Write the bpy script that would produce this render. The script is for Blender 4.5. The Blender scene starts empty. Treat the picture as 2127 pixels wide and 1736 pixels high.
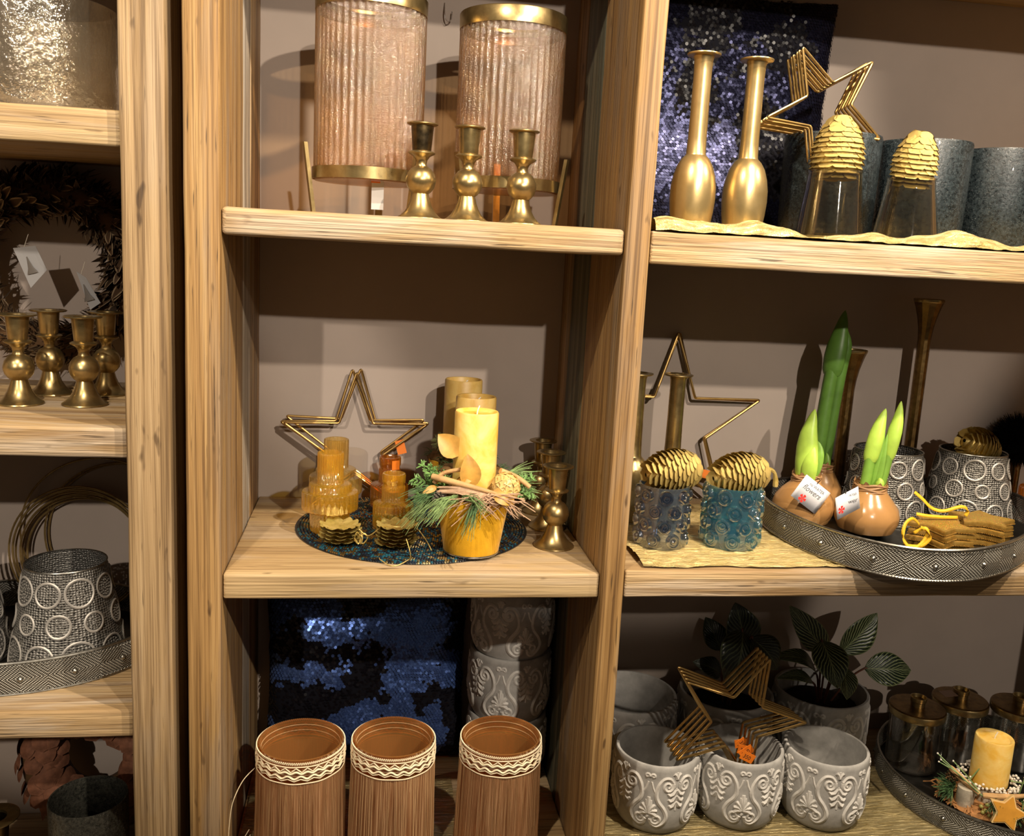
import bpy, bmesh, math, random
from mathutils import Vector, Matrix, Euler, noise
R = random.Random(7)
sc = bpy.context.scene
PI = math.pi
rad = math.radians
# ------------------------------------------------------------------ camera
cd = bpy.data.cameras.new('camera'); cam = bpy.data.objects.new('camera', cd); sc.collection.objects.link(cam); sc.camera = cam
F_PX, YAW, PITCH, ROLL = 1908.5, 0.1531, 0.1758, 0.0530
cd.sensor_fit = 'HORIZONTAL'; cd.sensor_width = 36; cd.lens = 36 * F_PX / 2127; cd.clip_start = .02
fw = Vector((math.sin(YAW)*math.cos(PITCH), math.cos(YAW)*math.cos(PITCH), -math.sin(PITCH)))
rt = Vector((math.cos(YAW), -math.sin(YAW), 0)); up = rt.cross(fw)
r2 = math.cos(ROLL)*rt + math.sin(ROLL)*up; u2 = -math.sin(ROLL)*rt + math.cos(ROLL)*up
cam.matrix_world = Matrix(((r2.x, u2.x, -fw.x, .2231), (r2.y, u2.y, -fw.y, -1.3891), (r2.z, u2.z, -fw.z, .5533), (0, 0, 0, 1)))
# ------------------------------------------------------------------ world, shop spotlights and added fill spots
w = bpy.data.worlds.new('world'); sc.world = w; w.use_nodes = True
w.node_tree.nodes['Background'].inputs[0].default_value = (1, .83, .64, 1); w.node_tree.nodes['Background'].inputs[1].default_value = .085
def spot(name, loc, tgt, power, col, size=.03, angle=70, blend=.5):
    l = bpy.data.lights.new(name, 'SPOT'); l.energy = power; l.color = col; l.shadow_soft_size = size
    l.spot_size = rad(angle); l.spot_blend = blend
    o = bpy.data.objects.new(name, l); sc.collection.objects.link(o); o.location = loc
    o.rotation_euler = (Vector(tgt) - Vector(loc)).to_track_quat('-Z', 'Y').to_euler()
    return o
WARM = (1, .84, .64)
spot('shop_or_fill_spot', (1.10, -.88, 1.84), (.55, .15, .1), 190, WARM, .022, 120, .4)
spot('shop_or_fill_spot', (-.20, -1.08, 1.84), (.7, .15, -.2), 100, WARM, .022, 110, .4)
spot('shop_or_fill_spot', (1.36, -2.37, 1.84), (.28, .4, .60), 225, (1, .86, .69), .028, 38, .3)
spot('shop_or_fill_spot', (.86, -3.84, 1.84), (.80, .4, .80), 290, (1, .87, .72), .032, 25, .3)
spot('shop_or_fill_spot', (-1.15, -1.5, 1.84), (-.40, .3, -.1), 30, WARM, .025, 55, .4)  # weak fill spot, added to brighten the left bay and its lowest shelf
spot('shop_or_fill_spot', (-.95, -3.6, 1.84), (-.42, .4, .22), 230, (1, .87, .72), .032, 19, .3)  # far spot added to light the left bay's wall
spot('shop_or_fill_spot', (2.60, -5.2, 1.84), (1.64, .45, -.27), 270, (1, .87, .72), .035, 8.5, .25)  # narrow far spot added to light the lower right corner's wall
spot('shop_or_fill_spot', (2.25, -.95, 1.84), (1.4, .15, -.2), 95, WARM, .022, 110, .4)  # near spot added to light the right bay
sc.view_settings.view_transform = 'Standard'; sc.view_settings.look = 'None'
sc.view_settings.exposure = 0.0; sc.view_settings.gamma = 1.0; sc.view_settings.use_curve_mapping = False
sc.cycles.use_denoising = True
sc.cycles.max_bounces = 10; sc.cycles.transparent_max_bounces = 24; sc.cycles.transmission_bounces = 10
sc.cycles.caustics_refractive = False; sc.cycles.caustics_reflective = False

# ------------------------------------------------------------------ mesh builder
class MB:
    def __init__(s): s.v = []; s.f = []; s.m = []; s.uv = []
    def add(s, vs, fs, mi=0, uvs=None):
        o = len(s.v); s.v += [tuple(v) for v in vs]; s.f += [tuple(i+o for i in f) for f in fs]; s.m += [mi]*len(fs)
        s.uv += uvs if uvs else [(0, 0)]*len(vs)
        return s
    def lathe(s, prof, seg=32, rf=None, mi=0, c=(0, 0, 0), cap0=False, cap1=False, closed=False, M=None):
        """prof [(r,z)]; rf(angle, index, r, z) -> radius"""
        n = len(prof); vs = []; uv = []; fs = []
        L = [0]
        for a, b in zip(prof, prof[1:]): L.append(L[-1] + math.hypot(a[0]-b[0], a[1]-b[1]))
        for i, (r, z) in enumerate(prof):
            for k in range(seg+1):
                a = 2*PI*k/seg; rr = rf(a, i, r, z) if rf else r
                p = Vector((rr*math.cos(a), rr*math.sin(a), z))
                if M: p = M @ p
                vs.append((p.x+c[0], p.y+c[1], p.z+c[2])); uv.append((k/seg, L[i]))
        W = seg+1
        rng = n if closed else n-1
        for i in range(rng):
            j = (i+1) % n
            for k in range(seg): fs.append((i*W+k, i*W+k+1, j*W+k+1, j*W+k))
        if cap0: fs.append(tuple(reversed(range(0, seg))))
        if cap1: fs.append(tuple(range((n-1)*W, (n-1)*W+seg)))
        return s.add(vs, fs, mi, uv)
    def tube(s, pts, r, seg=6, closed=False, mi=0, flat=1.0, nrm=None, caps=True):
        pts = [Vector(p) for p in pts]; n = len(pts); vs = []; fs = []; uv = []
        rr = r if callable(r) else (lambda t: r)
        prev = None; acc = 0
        for i, p in enumerate(pts):
            if closed: t = pts[(i+1) % n] - pts[i-1]
            else: t = pts[min(i+1, n-1)] - pts[max(i-1, 0)]
            if t.length < 1e-9: t = Vector((0, 0, 1))
            t.normalize()
            if nrm is not None:
                nn = Vector(nrm[i] if isinstance(nrm, list) else nrm); a = nn - t*nn.dot(t)
                if a.length < 1e-6: a = t.orthogonal()
            elif prev is None: a = t.orthogonal()
            else: a = prev - t*prev.dot(t)
            a.normalize(); prev = a; b = t.cross(a)
            q = rr(i/max(n-1, 1))
            if i: acc += (pts[i]-pts[i-1]).length
            for k in range(seg):
                g = 2*PI*k/seg
                vs.append(p + a*(math.cos(g)*q*flat) + b*(math.sin(g)*q)); uv.append((k/seg, acc))
        for i in range(n if closed else n-1):
            j = (i+1) % n
            for k in range(seg): fs.append((i*seg+k, i*seg+(k+1) % seg, j*seg+(k+1) % seg, j*seg+k))
        if not closed and caps:
            fs.append(tuple(reversed(range(seg)))); fs.append(tuple(range((n-1)*seg, n*seg)))
        return s.add(vs, fs, mi, uv)
    def box(s, x0, x1, y0, y1, z0, z1, mi=0):
        vs = [(x, y, z) for x in (x0, x1) for y in (y0, y1) for z in (z0, z1)]
        return s.add(vs, [(0, 1, 3, 2), (4, 6, 7, 5), (0, 4, 5, 1), (2, 3, 7, 6), (0, 2, 6, 4), (1, 5, 7, 3)], mi)
    def grid(s, fn, nu, nv, mi=0):
        vs = []; uv = []
        for i in range(nu+1):
            for j in range(nv+1): vs.append(fn(i/nu, j/nv)); uv.append((i/nu, j/nv))
        W = nv+1
        return s.add(vs, [(i*W+j, (i+1)*W+j, (i+1)*W+j+1, i*W+j+1) for i in range(nu) for j in range(nv)], mi, uv)
    def ball(s, c, r, seg=10, mi=0, sq=1.0):
        n = max(4, seg//2)
        return s.lathe([(r*math.sin(PI*i/n)+1e-5, -r*sq*math.cos(PI*i/n)) for i in range(n+1)], seg, c=c, mi=mi)
    def prism(s, outline, z0, z1, mi=0, top_scale=1.0):
        n = len(outline)
        vs = [(x, y, z0) for x, y in outline] + [(x*top_scale, y*top_scale, z1) for x, y in outline]
        fs = [tuple(reversed(range(n))), tuple(range(n, 2*n))] + [(i, (i+1) % n, n+(i+1) % n, n+i) for i in range(n)]
        return s.add(vs, fs, mi)
    def mesh(s, name, mats, smooth=True, ang=38):
        me = bpy.data.meshes.new(name); me.from_pydata(s.v, [], s.f)
        for m in (mats if isinstance(mats, (list, tuple)) else [mats]): me.materials.append(m)
        if any(s.m): me.polygons.foreach_set('material_index', s.m)
        ul = me.uv_layers.new(name='UVMap'); li = [0]*len(me.loops); me.loops.foreach_get('vertex_index', li)
        flat = []
        for i in li: flat += s.uv[i]
        ul.data.foreach_set('uv', flat)
        if smooth:
            me.polygons.foreach_set('use_smooth', [True]*len(me.polygons)); me.set_sharp_from_angle(angle=rad(ang))
        me.update(); return me
    def build(s, name, mats, parent=None, smooth=True, ang=38, loc=(0, 0, 0), rot=(0, 0, 0)):
        return link(name, s.mesh(name, mats, smooth, ang), parent, loc, rot)
def link(name, me, parent=None, loc=(0, 0, 0), rot=(0, 0, 0)):
    o = bpy.data.objects.new(name, me); sc.collection.objects.link(o); o.parent = parent; o.location = loc; o.rotation_euler = rot
    return o
def tag(o, label, cat, group=None, kind=None):
    if label: o['label'] = label
    if cat: o['category'] = cat
    if group: o['group'] = group
    if kind: o['kind'] = kind
    return o
def thing(name, label, cat, loc=(0, 0, 0), rot=(0, 0, 0), group=None):
    o = bpy.data.objects.new(name, None); o.empty_display_size = .02; sc.collection.objects.link(o)
    o.location = loc; o.rotation_euler = rot
    return tag(o, label, cat, group)
def dup(root, label, loc, rot=None, group=None, scale=None):
    r = root.copy(); sc.collection.objects.link(r); r.location = loc
    if rot is not None: r.rotation_euler = rot
    if scale: r.scale = scale if isinstance(scale, tuple) else (scale,)*3
    r['label'] = label
    if group: r['group'] = group
    for ch in root.children:
        c = ch.copy(); sc.collection.objects.link(c); c.parent = r
        for g in ch.children:
            d = g.copy(); sc.collection.objects.link(d); d.parent = c
    return r
def struct(o): o['kind'] = 'structure'; return o
def stuff(o): o['kind'] = 'stuff'; return o
def lerp(a, b, t): return a+(b-a)*t
def catmull(pts, n=8, closed=False):
    P = [Vector(p) for p in pts]; out = []; m = len(P)
    for i in range(m if closed else m-1):
        p0 = P[(i-1) % m] if closed or i > 0 else P[0]; p1 = P[i]; p2 = P[(i+1) % m]
        p3 = P[(i+2) % m] if closed or i+2 < m else P[-1]
        for k in range(n):
            t = k/n
            out.append(.5*((2*p1)+(p2-p0)*t+(2*p0-5*p1+4*p2-p3)*t*t+(-p0+3*p1-3*p2+p3)*t**3))
    if not closed: out.append(P[-1])
    return out

# ------------------------------------------------------------------ materials
def new_mat(name):
    m = bpy.data.materials.new(name); m.use_nodes = True
    nt = m.node_tree; b = nt.nodes['Principled BSDF']
    return m, nt, b
def N(nt, t, **kw):
    n = nt.nodes.new(t)
    for k, v in kw.items():
        if k.startswith('i_'): n.inputs[int(k[2:])].default_value = v
        else: setattr(n, k, v)
    return n
def L(nt, a, b): nt.links.new(a, b)
def ramp(nt, fac, stops):
    r = N(nt, 'ShaderNodeValToRGB'); el = r.color_ramp.elements
    while len(el) < len(stops): el.new(.5)
    for e, (p, c) in zip(el, stops): e.position = p; e.color = (*c, 1) if len(c) == 3 else c
    L(nt, fac, r.inputs[0]); return r.outputs[0]
def tex_noise(nt, vec, scale, detail=3, rough=.55, dist=0):
    n = N(nt, 'ShaderNodeTexNoise'); n.inputs['Scale'].default_value = scale; n.inputs['Detail'].default_value = detail
    n.inputs['Roughness'].default_value = rough; n.inputs['Distortion'].default_value = dist
    if vec is not None: L(nt, vec, n.inputs['Vector'])
    return n.outputs['Fac']
def mapping(nt, src, scale=(1, 1, 1), loc=None):
    m = N(nt, 'ShaderNodeMapping'); m.inputs['Scale'].default_value = scale; L(nt, src, m.inputs['Vector'])
    if loc is not None: L(nt, loc, m.inputs['Location'])
    return m.outputs[0]
def math_(nt, op, a, b=None, c=None):
    n = N(nt, 'ShaderNodeMath', operation=op)
    for i, x in enumerate((a, b, c)):
        if x is None: continue
        if isinstance(x, (int, float)): n.inputs[i].default_value = x
        else: L(nt, x, n.inputs[i])
    return n.outputs[0]
def mixc(nt, fac, a, b, blend='MIX'):
    n = N(nt, 'ShaderNodeMix', data_type='RGBA', blend_type=blend)
    for sock, x in ((n.inputs['Factor'], fac), (n.inputs[6], a), (n.inputs[7], b)):
        if isinstance(x, (int, float)): sock.default_value = x
        elif isinstance(x, tuple): sock.default_value = (*x, 1) if len(x) == 3 else x
        else: L(nt, x, sock)
    return n.outputs[2]
def bump(nt, b, h, strength=.3, dist=.002):
    n = N(nt, 'ShaderNodeBump'); n.inputs['Strength'].default_value = strength; n.inputs['Distance'].default_value = dist
    L(nt, h, n.inputs['Height']); L(nt, n.outputs[0], b.inputs['Normal']); return n
def objco(nt): return N(nt, 'ShaderNodeTexCoord').outputs['Object']
def uvco(nt): return N(nt, 'ShaderNodeTexCoord').outputs['UV']
def wood(name, axis, dark, mid, light, grey, grey_amt=.5, rough=.62, bmp=.5, line=.75, bs=62):
    """reclaimed softwood: long grain along axis, grey weathered streaks, small dark checks"""
    m, nt, b = new_mat(name)
    co = objco(nt); oi = N(nt, 'ShaderNodeObjectInfo')
    off = N(nt, 'ShaderNodeVectorMath', operation='SCALE'); off.inputs[0].default_value = (7, 5, 9); L(nt, oi.outputs['Random'], off.inputs['Scale'])
    k = {'x': 0, 'y': 1, 'z': 2}[axis]
    def sc_(along, across): s = [across]*3; s[k] = along; return tuple(s)
    base = tex_noise(nt, mapping(nt, co, sc_(1.1, bs), off.outputs[0]), 1, 4, .6, .6)
    fine = tex_noise(nt, mapping(nt, co, sc_(3.0, 290), off.outputs[0]), 1, 3, .6)
    patch = tex_noise(nt, mapping(nt, co, sc_(1.6, 15), off.outputs[0]), 1, 4, .6, 1.0)
    chk = tex_noise(nt, mapping(nt, co, sc_(11, 260), off.outputs[0]), 1, 2, .5)
    knots = tex_noise(nt, mapping(nt, co, sc_(14, 50), off.outputs[0]), 1, 2)
    col = ramp(nt, base, [(.34, dark), (.5, mid), (.64, light)])
    col = mixc(nt, math_(nt, 'MULTIPLY', ramp(nt, patch, [(.48, (0, 0, 0)), (.63, (1, 1, 1))]), grey_amt), col, grey)
    lines = ramp(nt, fine, [(.36, (.38, .32, .25)), (.52, (1, 1, 1))])
    col = mixc(nt, line, col, lines, 'MULTIPLY')
    ck = ramp(nt, chk, [(.27, (.12, .10, .08)), (.33, (1, 1, 1))]); col = mixc(nt, .8, col, ck, 'MULTIPLY')
    kn = ramp(nt, knots, [(.24, (.2, .15, .1)), (.31, (1, 1, 1))]); col = mixc(nt, .8, col, kn, 'MULTIPLY')
    L(nt, col, b.inputs['Base Color']); b.inputs['Roughness'].default_value = rough
    h = math_(nt, 'ADD', fine, math_(nt, 'MULTIPLY', chk, .8)); bump(nt, b, h, min(1, bmp*1.3), .0018)
    return m
W_ORANGE = wood('wood_orange_upright', 'z', (0.198, 0.105, 0.031), (0.335, 0.194, 0.069), (0.408, 0.258, 0.105), (.27, .20, .135), .65)
W_PALE = wood('wood_pale_upright', 'z', (0.249, 0.159, 0.073), (0.353, 0.237, 0.119), (0.421, 0.297, 0.161), (.32, .25, .18), .45)
W_GREY = wood('wood_grey_plank', 'z', (.17, .13, .09), (.38, .31, .23), (.56, .48, .38), (.45, .42, .38), .6)
W_GREEN = wood('wood_greenish_plank', 'z', (.045, .04, .025), (.12, .11, .065), (.22, .19, .12), (.10, .12, .10), .5)
W_BROWN = wood('wood_brown_plank', 'z', (.15, .075, .024), (.33, .19, .072), (.47, .31, .15), (.30, .25, .18), .55)
W_SHELF = wood('wood_shelf_top', 'x', (0.318, 0.202, 0.090), (0.421, 0.288, 0.139), (0.490, 0.353, 0.185), (.45, .36, .27), .5, line=.5, bs=24)
W_SHELF2 = wood('wood_shelf_rough', 'x', (0.249, 0.150, 0.065), (0.378, 0.249, 0.116), (0.473, 0.331, 0.172), (.50, .42, .33), .65, .7, .9, .5, 40)
def metal(name, a, b_, rough=.25, scale=30, rr=.15, bmp=.0, met=1.0):
    m, nt, b = new_mat(name); co = objco(nt)
    n = tex_noise(nt, co, scale, 4, .6, .5)
    L(nt, ramp(nt, n, [(.35, a), (.65, b_)]), b.inputs['Base Color']); b.inputs['Metallic'].default_value = met
    n2 = tex_noise(nt, co, scale*2.3, 3)
    L(nt, math_(nt, 'MULTIPLY_ADD', n2, rr*2, rough-rr), b.inputs['Roughness'])
    if bmp: bump(nt, b, tex_noise(nt, co, scale*9, 3), bmp, .001)
    return m
BRASS = metal('aged_brass', (.34, .245, .105), (.52, .395, .185), .31, 28, .1, 0, .93)
BRASS_DK = metal('dark_brass', (.10, .075, .045), (.24, .17, .08), .33, 40)
BRASS_BR = metal('bright_brass', (.50, .36, .15), (.62, .46, .22), .32, 16, .08, 0, .85)
BRASS_BROWN = metal('brown_brass', (.17, .105, .04), (.30, .19, .07), .35, 50)
WIRE = metal('gold_wire', (.50, .32, .11), (.58, .39, .15), .3, 15, .08)
GOLD = metal('gold_paint', (.60, .42, .10), (.84, .64, .24), .36, 60, .1, .5, .6)
GOLDLEAF = metal('gold_leaf_dish', (.50, .40, .10), (.70, .56, .20), .38, 45, .1, .3, .6)
SILVER = metal('silver', (.6, .6, .6), (.75, .74, .72), .25)
GUN = metal('gunmetal', (.11, .11, .10), (.22, .21, .19), .38, 60)
GUN_L = metal('gunmetal_edge', (.33, .32, .29), (.45, .43, .38), .35, 60)
def plain(name, col, rough=.6, spec=.5, var=0, scale=20, bmp=0, bscale=200, sss=0, sheen=0):
    m, nt, b = new_mat(name); co = objco(nt)
    if var:
        n = tex_noise(nt, co, scale, 4)
        L(nt, ramp(nt, n, [(.3, tuple(c*(1-var) for c in col)), (.7, tuple(min(1, c*(1+var)) for c in col))]), b.inputs['Base Color'])
    else: b.inputs['Base Color'].default_value = (*col, 1)
    b.inputs['Roughness'].default_value = rough; b.inputs['Specular IOR Level'].default_value = spec
    if bmp: bump(nt, b, tex_noise(nt, co, bscale, 3), bmp, .001)
    if sss: b.inputs['Subsurface Weight'].default_value = sss; b.inputs['Subsurface Radius'].default_value = (.02, .012, .004); b.inputs['Subsurface Scale'].default_value = .5
    if sheen: b.inputs['Sheen Weight'].default_value = sheen
    return m
WALL = plain('wall_plaster', (.46, .385, .335), .85, .2, .05, 6, .12, 90)
def glass_thin(name, tint, gloss=.12, rough=.08, bscale=120, bstr=.3, uvs=None, dens=0, dcol=None):
    """thin-walled glass: tinted see-through sheet plus surface reflection"""
    m, nt, b = new_mat(name); out = nt.nodes['Material Output']; nt.nodes.remove(b)
    tr = N(nt, 'ShaderNodeBsdfTransparent'); tr.inputs[0].default_value = (*tint, 1)
    gl = N(nt, 'ShaderNodeBsdfGlossy'); gl.inputs['Roughness'].default_value = rough; gl.inputs[0].default_value = (1, .98, .95, 1)
    lw = N(nt, 'ShaderNodeLayerWeight'); lw.inputs[0].default_value = .35
    fac = math_(nt, 'MINIMUM', math_(nt, 'MULTIPLY_ADD', lw.outputs['Facing'], .55, gloss), 1.0)
    if bstr:
        co = mapping(nt, uvco(nt), uvs) if uvs else objco(nt)
        bp = N(nt, 'ShaderNodeBump'); bp.inputs['Strength'].default_value = bstr; bp.inputs['Distance'].default_value = .003
        L(nt, tex_noise(nt, co, bscale, 3), bp.inputs['Height'])
        L(nt, bp.outputs[0], gl.inputs['Normal']); L(nt, bp.outputs[0], lw.inputs['Normal'])
    mx = N(nt, 'ShaderNodeMixShader'); L(nt, fac, mx.inputs[0]); L(nt, tr.outputs[0], mx.inputs[1]); L(nt, gl.outputs[0], mx.inputs[2])
    res = mx.outputs[0]
    if dens:
        df = N(nt, 'ShaderNodeBsdfDiffuse'); df.inputs[0].default_value = (*(dcol or [min(1, c*.9) for c in tint]), 1)
        m2 = N(nt, 'ShaderNodeMixShader'); m2.inputs[0].default_value = dens; L(nt, res, m2.inputs[1]); L(nt, df.outputs[0], m2.inputs[2]); res = m2.outputs[0]
    L(nt, res, out.inputs[0]); return m
def glass_solid(name, col, rough=.03, ior=1.45):
    m, nt, b = new_mat(name)
    b.inputs['Base Color'].default_value = (*col, 1); b.inputs['Transmission Weight'].default_value = 1; b.inputs['Roughness'].default_value = rough; b.inputs['IOR'].default_value = ior
    return m
# ------------------------------------------------------------------ structure
D = .467
MT, MM, MBOT, RT, RM, RBOT = .600, .0453, -.505, .600, .0545, -.500
L1, L2, L3, L4 = .7229, .270, -.1807, -.640
struct(tag(MB().box(-1.6, 2.6, D, D+.05, -1.0, 1.9).build('wall_back', WALL, smooth=False), 'matt beige plaster wall behind all the shelves', 'wall'))
FLOOR = plain('floor_stone', (.10, .08, .065), .6, .4, .2, 4)
struct(tag(MB().box(-3, 4, -4.5, D, -1.04, -1.0).build('floor', FLOOR, smooth=False), 'dark stone shop floor in front of the shelves', 'floor'))

def board(name, x0, x1, y0, y1, z0, z1, mat, bev=.004, parent=None, wob=.0, lw=1, seed=0):
    """sawn board with rounded, slightly uneven edges; origin at its lower centre"""
    dx, dy, dz = x1-x0, y1-y0, z1-z0; lng = dx > dz
    A = dx if lng else dz; Bh = (dz if lng else dx)/2; Dh = dy/2
    def ring(ins):
        out = []
        for sx, sy, a0 in ((1, 1, 0), (-1, 1, 90), (-1, -1, 180), (1, -1, 270)):
            for k in range(4):
                a = rad(a0+30*k); out.append((sx*(Dh-bev)+math.cos(a)*(bev-ins), sy*(Bh-bev)+math.sin(a)*(bev-ins)))
        return out
    st = [(0, bev*.75), (bev*.12, bev*.40), (bev*.45, bev*.12), (bev, 0)]; n = 34
    st += [(lerp(bev, A-bev, k/n), 0) for k in range(1, n)]+[(A-bev, 0), (A-bev*.45, bev*.12), (A-bev*.12, bev*.40), (A, bev*.75)]
    vs = []
    for t, ins in st:
        for (d, o) in ring(ins):
            p = Vector((t-A/2, d, o+Bh)) if lng else Vector((o, d, t))
            if wob:
                q = Vector((p.x*9+seed*3.1, p.y*20, p.z*9+seed))
                p += wob*Vector((noise.noise(q)*(.0 if lng else 1), noise.noise(q+Vector((5, 3, 1))), noise.noise(q+Vector((9, 1, 4)))*(1 if lng else 0)))
            vs.append(p)
    m = MB(); W_ = 16; r_ = len(st)
    m.add(vs, [(i*W_+k, i*W_+(k+1) % W_, (i+1)*W_+(k+1) % W_, (i+1)*W_+k) for i in range(r_-1) for k in range(W_)]+[tuple(reversed(range(W_))), tuple(range((r_-1)*W_, r_*W_))])
    me = m.mesh(name, mat, True, 40)
    bm = bmesh.new(); bm.from_mesh(me); bmesh.ops.recalc_face_normals(bm, faces=bm.faces); bm.to_mesh(me); bm.free()
    return link(name, me, parent, ((x0+x1)/2, (y0+y1)/2, z0))
def upright(label, x0, x1, planks, ztop=1.75):
    t = thing('shelf_upright', label, 'upright', ((x0+x1)/2, 0, -1.0), group='wooden shelf uprights')
    for i, (y0, y1, mat, ins) in enumerate(planks):
        o = board('plank', x0+ins, x1-ins, y0, y1, 0, ztop+1.0, mat, .0045 if i == 0 else .002, None, .0012, seed=len(sc.objects))
        o.location = (0, (y0+y1)/2, 0); o.parent = t
    return t
upright('pale pine upright left of the narrow dark gap', -.1345, -.0723, [(0, .10, W_PALE, 0), (.1005, D-.001, W_BROWN, .001)])
upright('orange weathered upright right of the narrow dark gap', -.0501, 0, [(0, .236, W_ORANGE, 0), (.2365, .331, W_GREY, .0006), (.3315, D-.001, W_BROWN, .0004)])
upright('leaning-looking orange upright between middle and right bays', .600, .6383, [(0, .2365, W_ORANGE, 0), (.237, .378, W_GREEN, .0005), (.3785, D-.001, W_BROWN, .0003)])
upright('far right upright closing the right bay', 1.83, 1.87, [(0, D-.001, W_ORANGE, 0)])
upright('far left upright closing the left bay', -.86, -.81, [(0, D-.001, W_PALE, 0)])
def shelf(label, x0, x1, z1, th, mat, y0=.012, bev=.005, seed=0):
    n = 2; o = thing('shelf_board', label, 'shelf', ((x0+x1)/2, 0, z1-th), group='wooden shelf boards')
    ys = [y0, y0+.27, D-.001]
    for i in range(n):
        b = board('plank', x0, x1, ys[i]+(.0004 if i else 0), ys[i+1], 0, th-(.0024*i), mat if i == 0 else W_SHELF, bev if i == 0 else .002, None, .0011, seed=seed+i)
        b.location = (0, (ys[i]+ys[i+1])/2, .0022*i); b.parent = o
    return o
g = .0012
shelf('upper middle shelf board with grey weathered front, holding two ribbed lanterns', 0+g, .600-g, MT, .040, W_SHELF2, .008, .007, 1)
shelf('middle bay shelf board under the round beaded placemat', 0+g, .600-g, MM, .0418, W_SHELF, .012, .004, 3)
shelf('lowest middle shelf board under the three fringed vases', 0+g, .600-g, MBOT, .042, W_SHELF, .012, .004, 5)
shelf('middle shelf board above the ribbed lanterns', 0+g, .600-g, 1.155, .042, W_SHELF, .012, .004, 7)
shelf('upper right shelf board under the two brass bottle vases', .6383+g, 1.83-g, RT, .050, W_SHELF2, .002, .004, 9)
shelf('right bay shelf board with rough bark-like front under the bulb tray', .6383+g, 1.83-g, RM, .0463, W_SHELF2, .002, .004, 11)
shelf('lowest right shelf board under the ornate grey pots', .6383+g, 1.83-g, RBOT, .045, W_SHELF, .002, .004, 13)
shelf('topmost right shelf board at the upper right corner', .6383+g, 1.83-g, 1.153, .045, W_SHELF, .002, .004, 15)
shelf('upper left shelf board under the crackled glass vase', -.81+g, -.1345-g, L1, .050, W_SHELF, .016, .005, 17)
shelf('left shelf board under four brass candlesticks and the feather wreath', -.81+g, -.1345-g, L2, .0455, W_SHELF2, .016, .004, 19)
shelf('left shelf board with coarse front edge under the grey tray', -.81+g, -.1345-g, L3, .0445, W_SHELF2, .016, .004, 21)
shelf('lowest left shelf board under the glittering grey vase', -.81+g, -.1345-g, L4, .045, W_SHELF, .016, .004, 23)
shelf('topmost left shelf board above the crackled vase', -.81+g, -.1345-g, 1.175, .045, W_SHELF, .016, .004, 25)

# ------------------------------------------------------------------ brass candlesticks
def candlestick(label, loc, fl=.0285, socket=BRASS, group='brass ball candlesticks'):
    t = thing('candlestick', label, 'candlestick', loc, (0, 0, R.uniform(0, 6)), group)
    MB().lathe([(.0005, .002), (.030, .001), (.0355, 0), (.0365, .0012), (.036, .003), (.031, .0058), (.0245, .012), (.019, .021), (.0155, .030), (.0128, .0405)], 40).build('base', BRASS, t)
    MB().lathe([(.0125, .0400), (.0165, .0432), (.0212, .0495), (.0238, .058), (.0238, .063), (.0212, .0715), (.0160, .0785), (.0098, .0822)], 40).build('ball', BRASS, t)
    MB().lathe([(.0098, .082), (.0084, .086), (.0094, .092), (.0135, .0975), (.0195, .1003), (.0212, .1018), (.0212, .1032), (.0185, .1048), (.0145, .1058)], 40).build('collar', BRASS, t)
    MB().lathe([(.0143, .1055), (.0148, .107), (.0180, .1435), (.0155, .1436), (.0125, .115), (.0005, .115)], 40).build('socket', socket, t)
    MB().lathe([(.0178, .1432), (fl-.002, .1444), (fl, .1456), (fl, .1468), (fl-.002, .1476), (.0152, .1468), (.0150, .1432)], 40, closed=True).build('drip_plate', BRASS, t)
    return t
candlestick('short brass ball candlestick, front right one beside the wreath', (-.251, .209, L2), .030)
candlestick('short brass ball candlestick, front left one cut by the picture edge', (-.350, .202, L2), .030)
candlestick('short brass ball candlestick, back left one before the wreath', (-.338, .312, L2), .030)
candlestick('short brass ball candlestick, back right one against the upright', (-.246, .320, L2), .030)
candlestick('brass candlestick with dark tarnished socket before the left lantern', (.289, .11, MT), .0245, BRASS_DK)
candlestick('brass candlestick in the middle of the row before the lanterns', (.363, .11, MT), .0245)
candlestick('brass candlestick right of its row, before the right ribbed lantern', (.450, .11, MT), .0245)
candlestick('front brass candlestick of three beside the right upright', (.549, .158, MM), .0275)
candlestick('middle brass candlestick of three, hidden behind the front one', (.558, .272, MM), .0275)
candlestick('rearmost brass candlestick of three by the right upright', (.5615, .378, MM), .0275)
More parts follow.
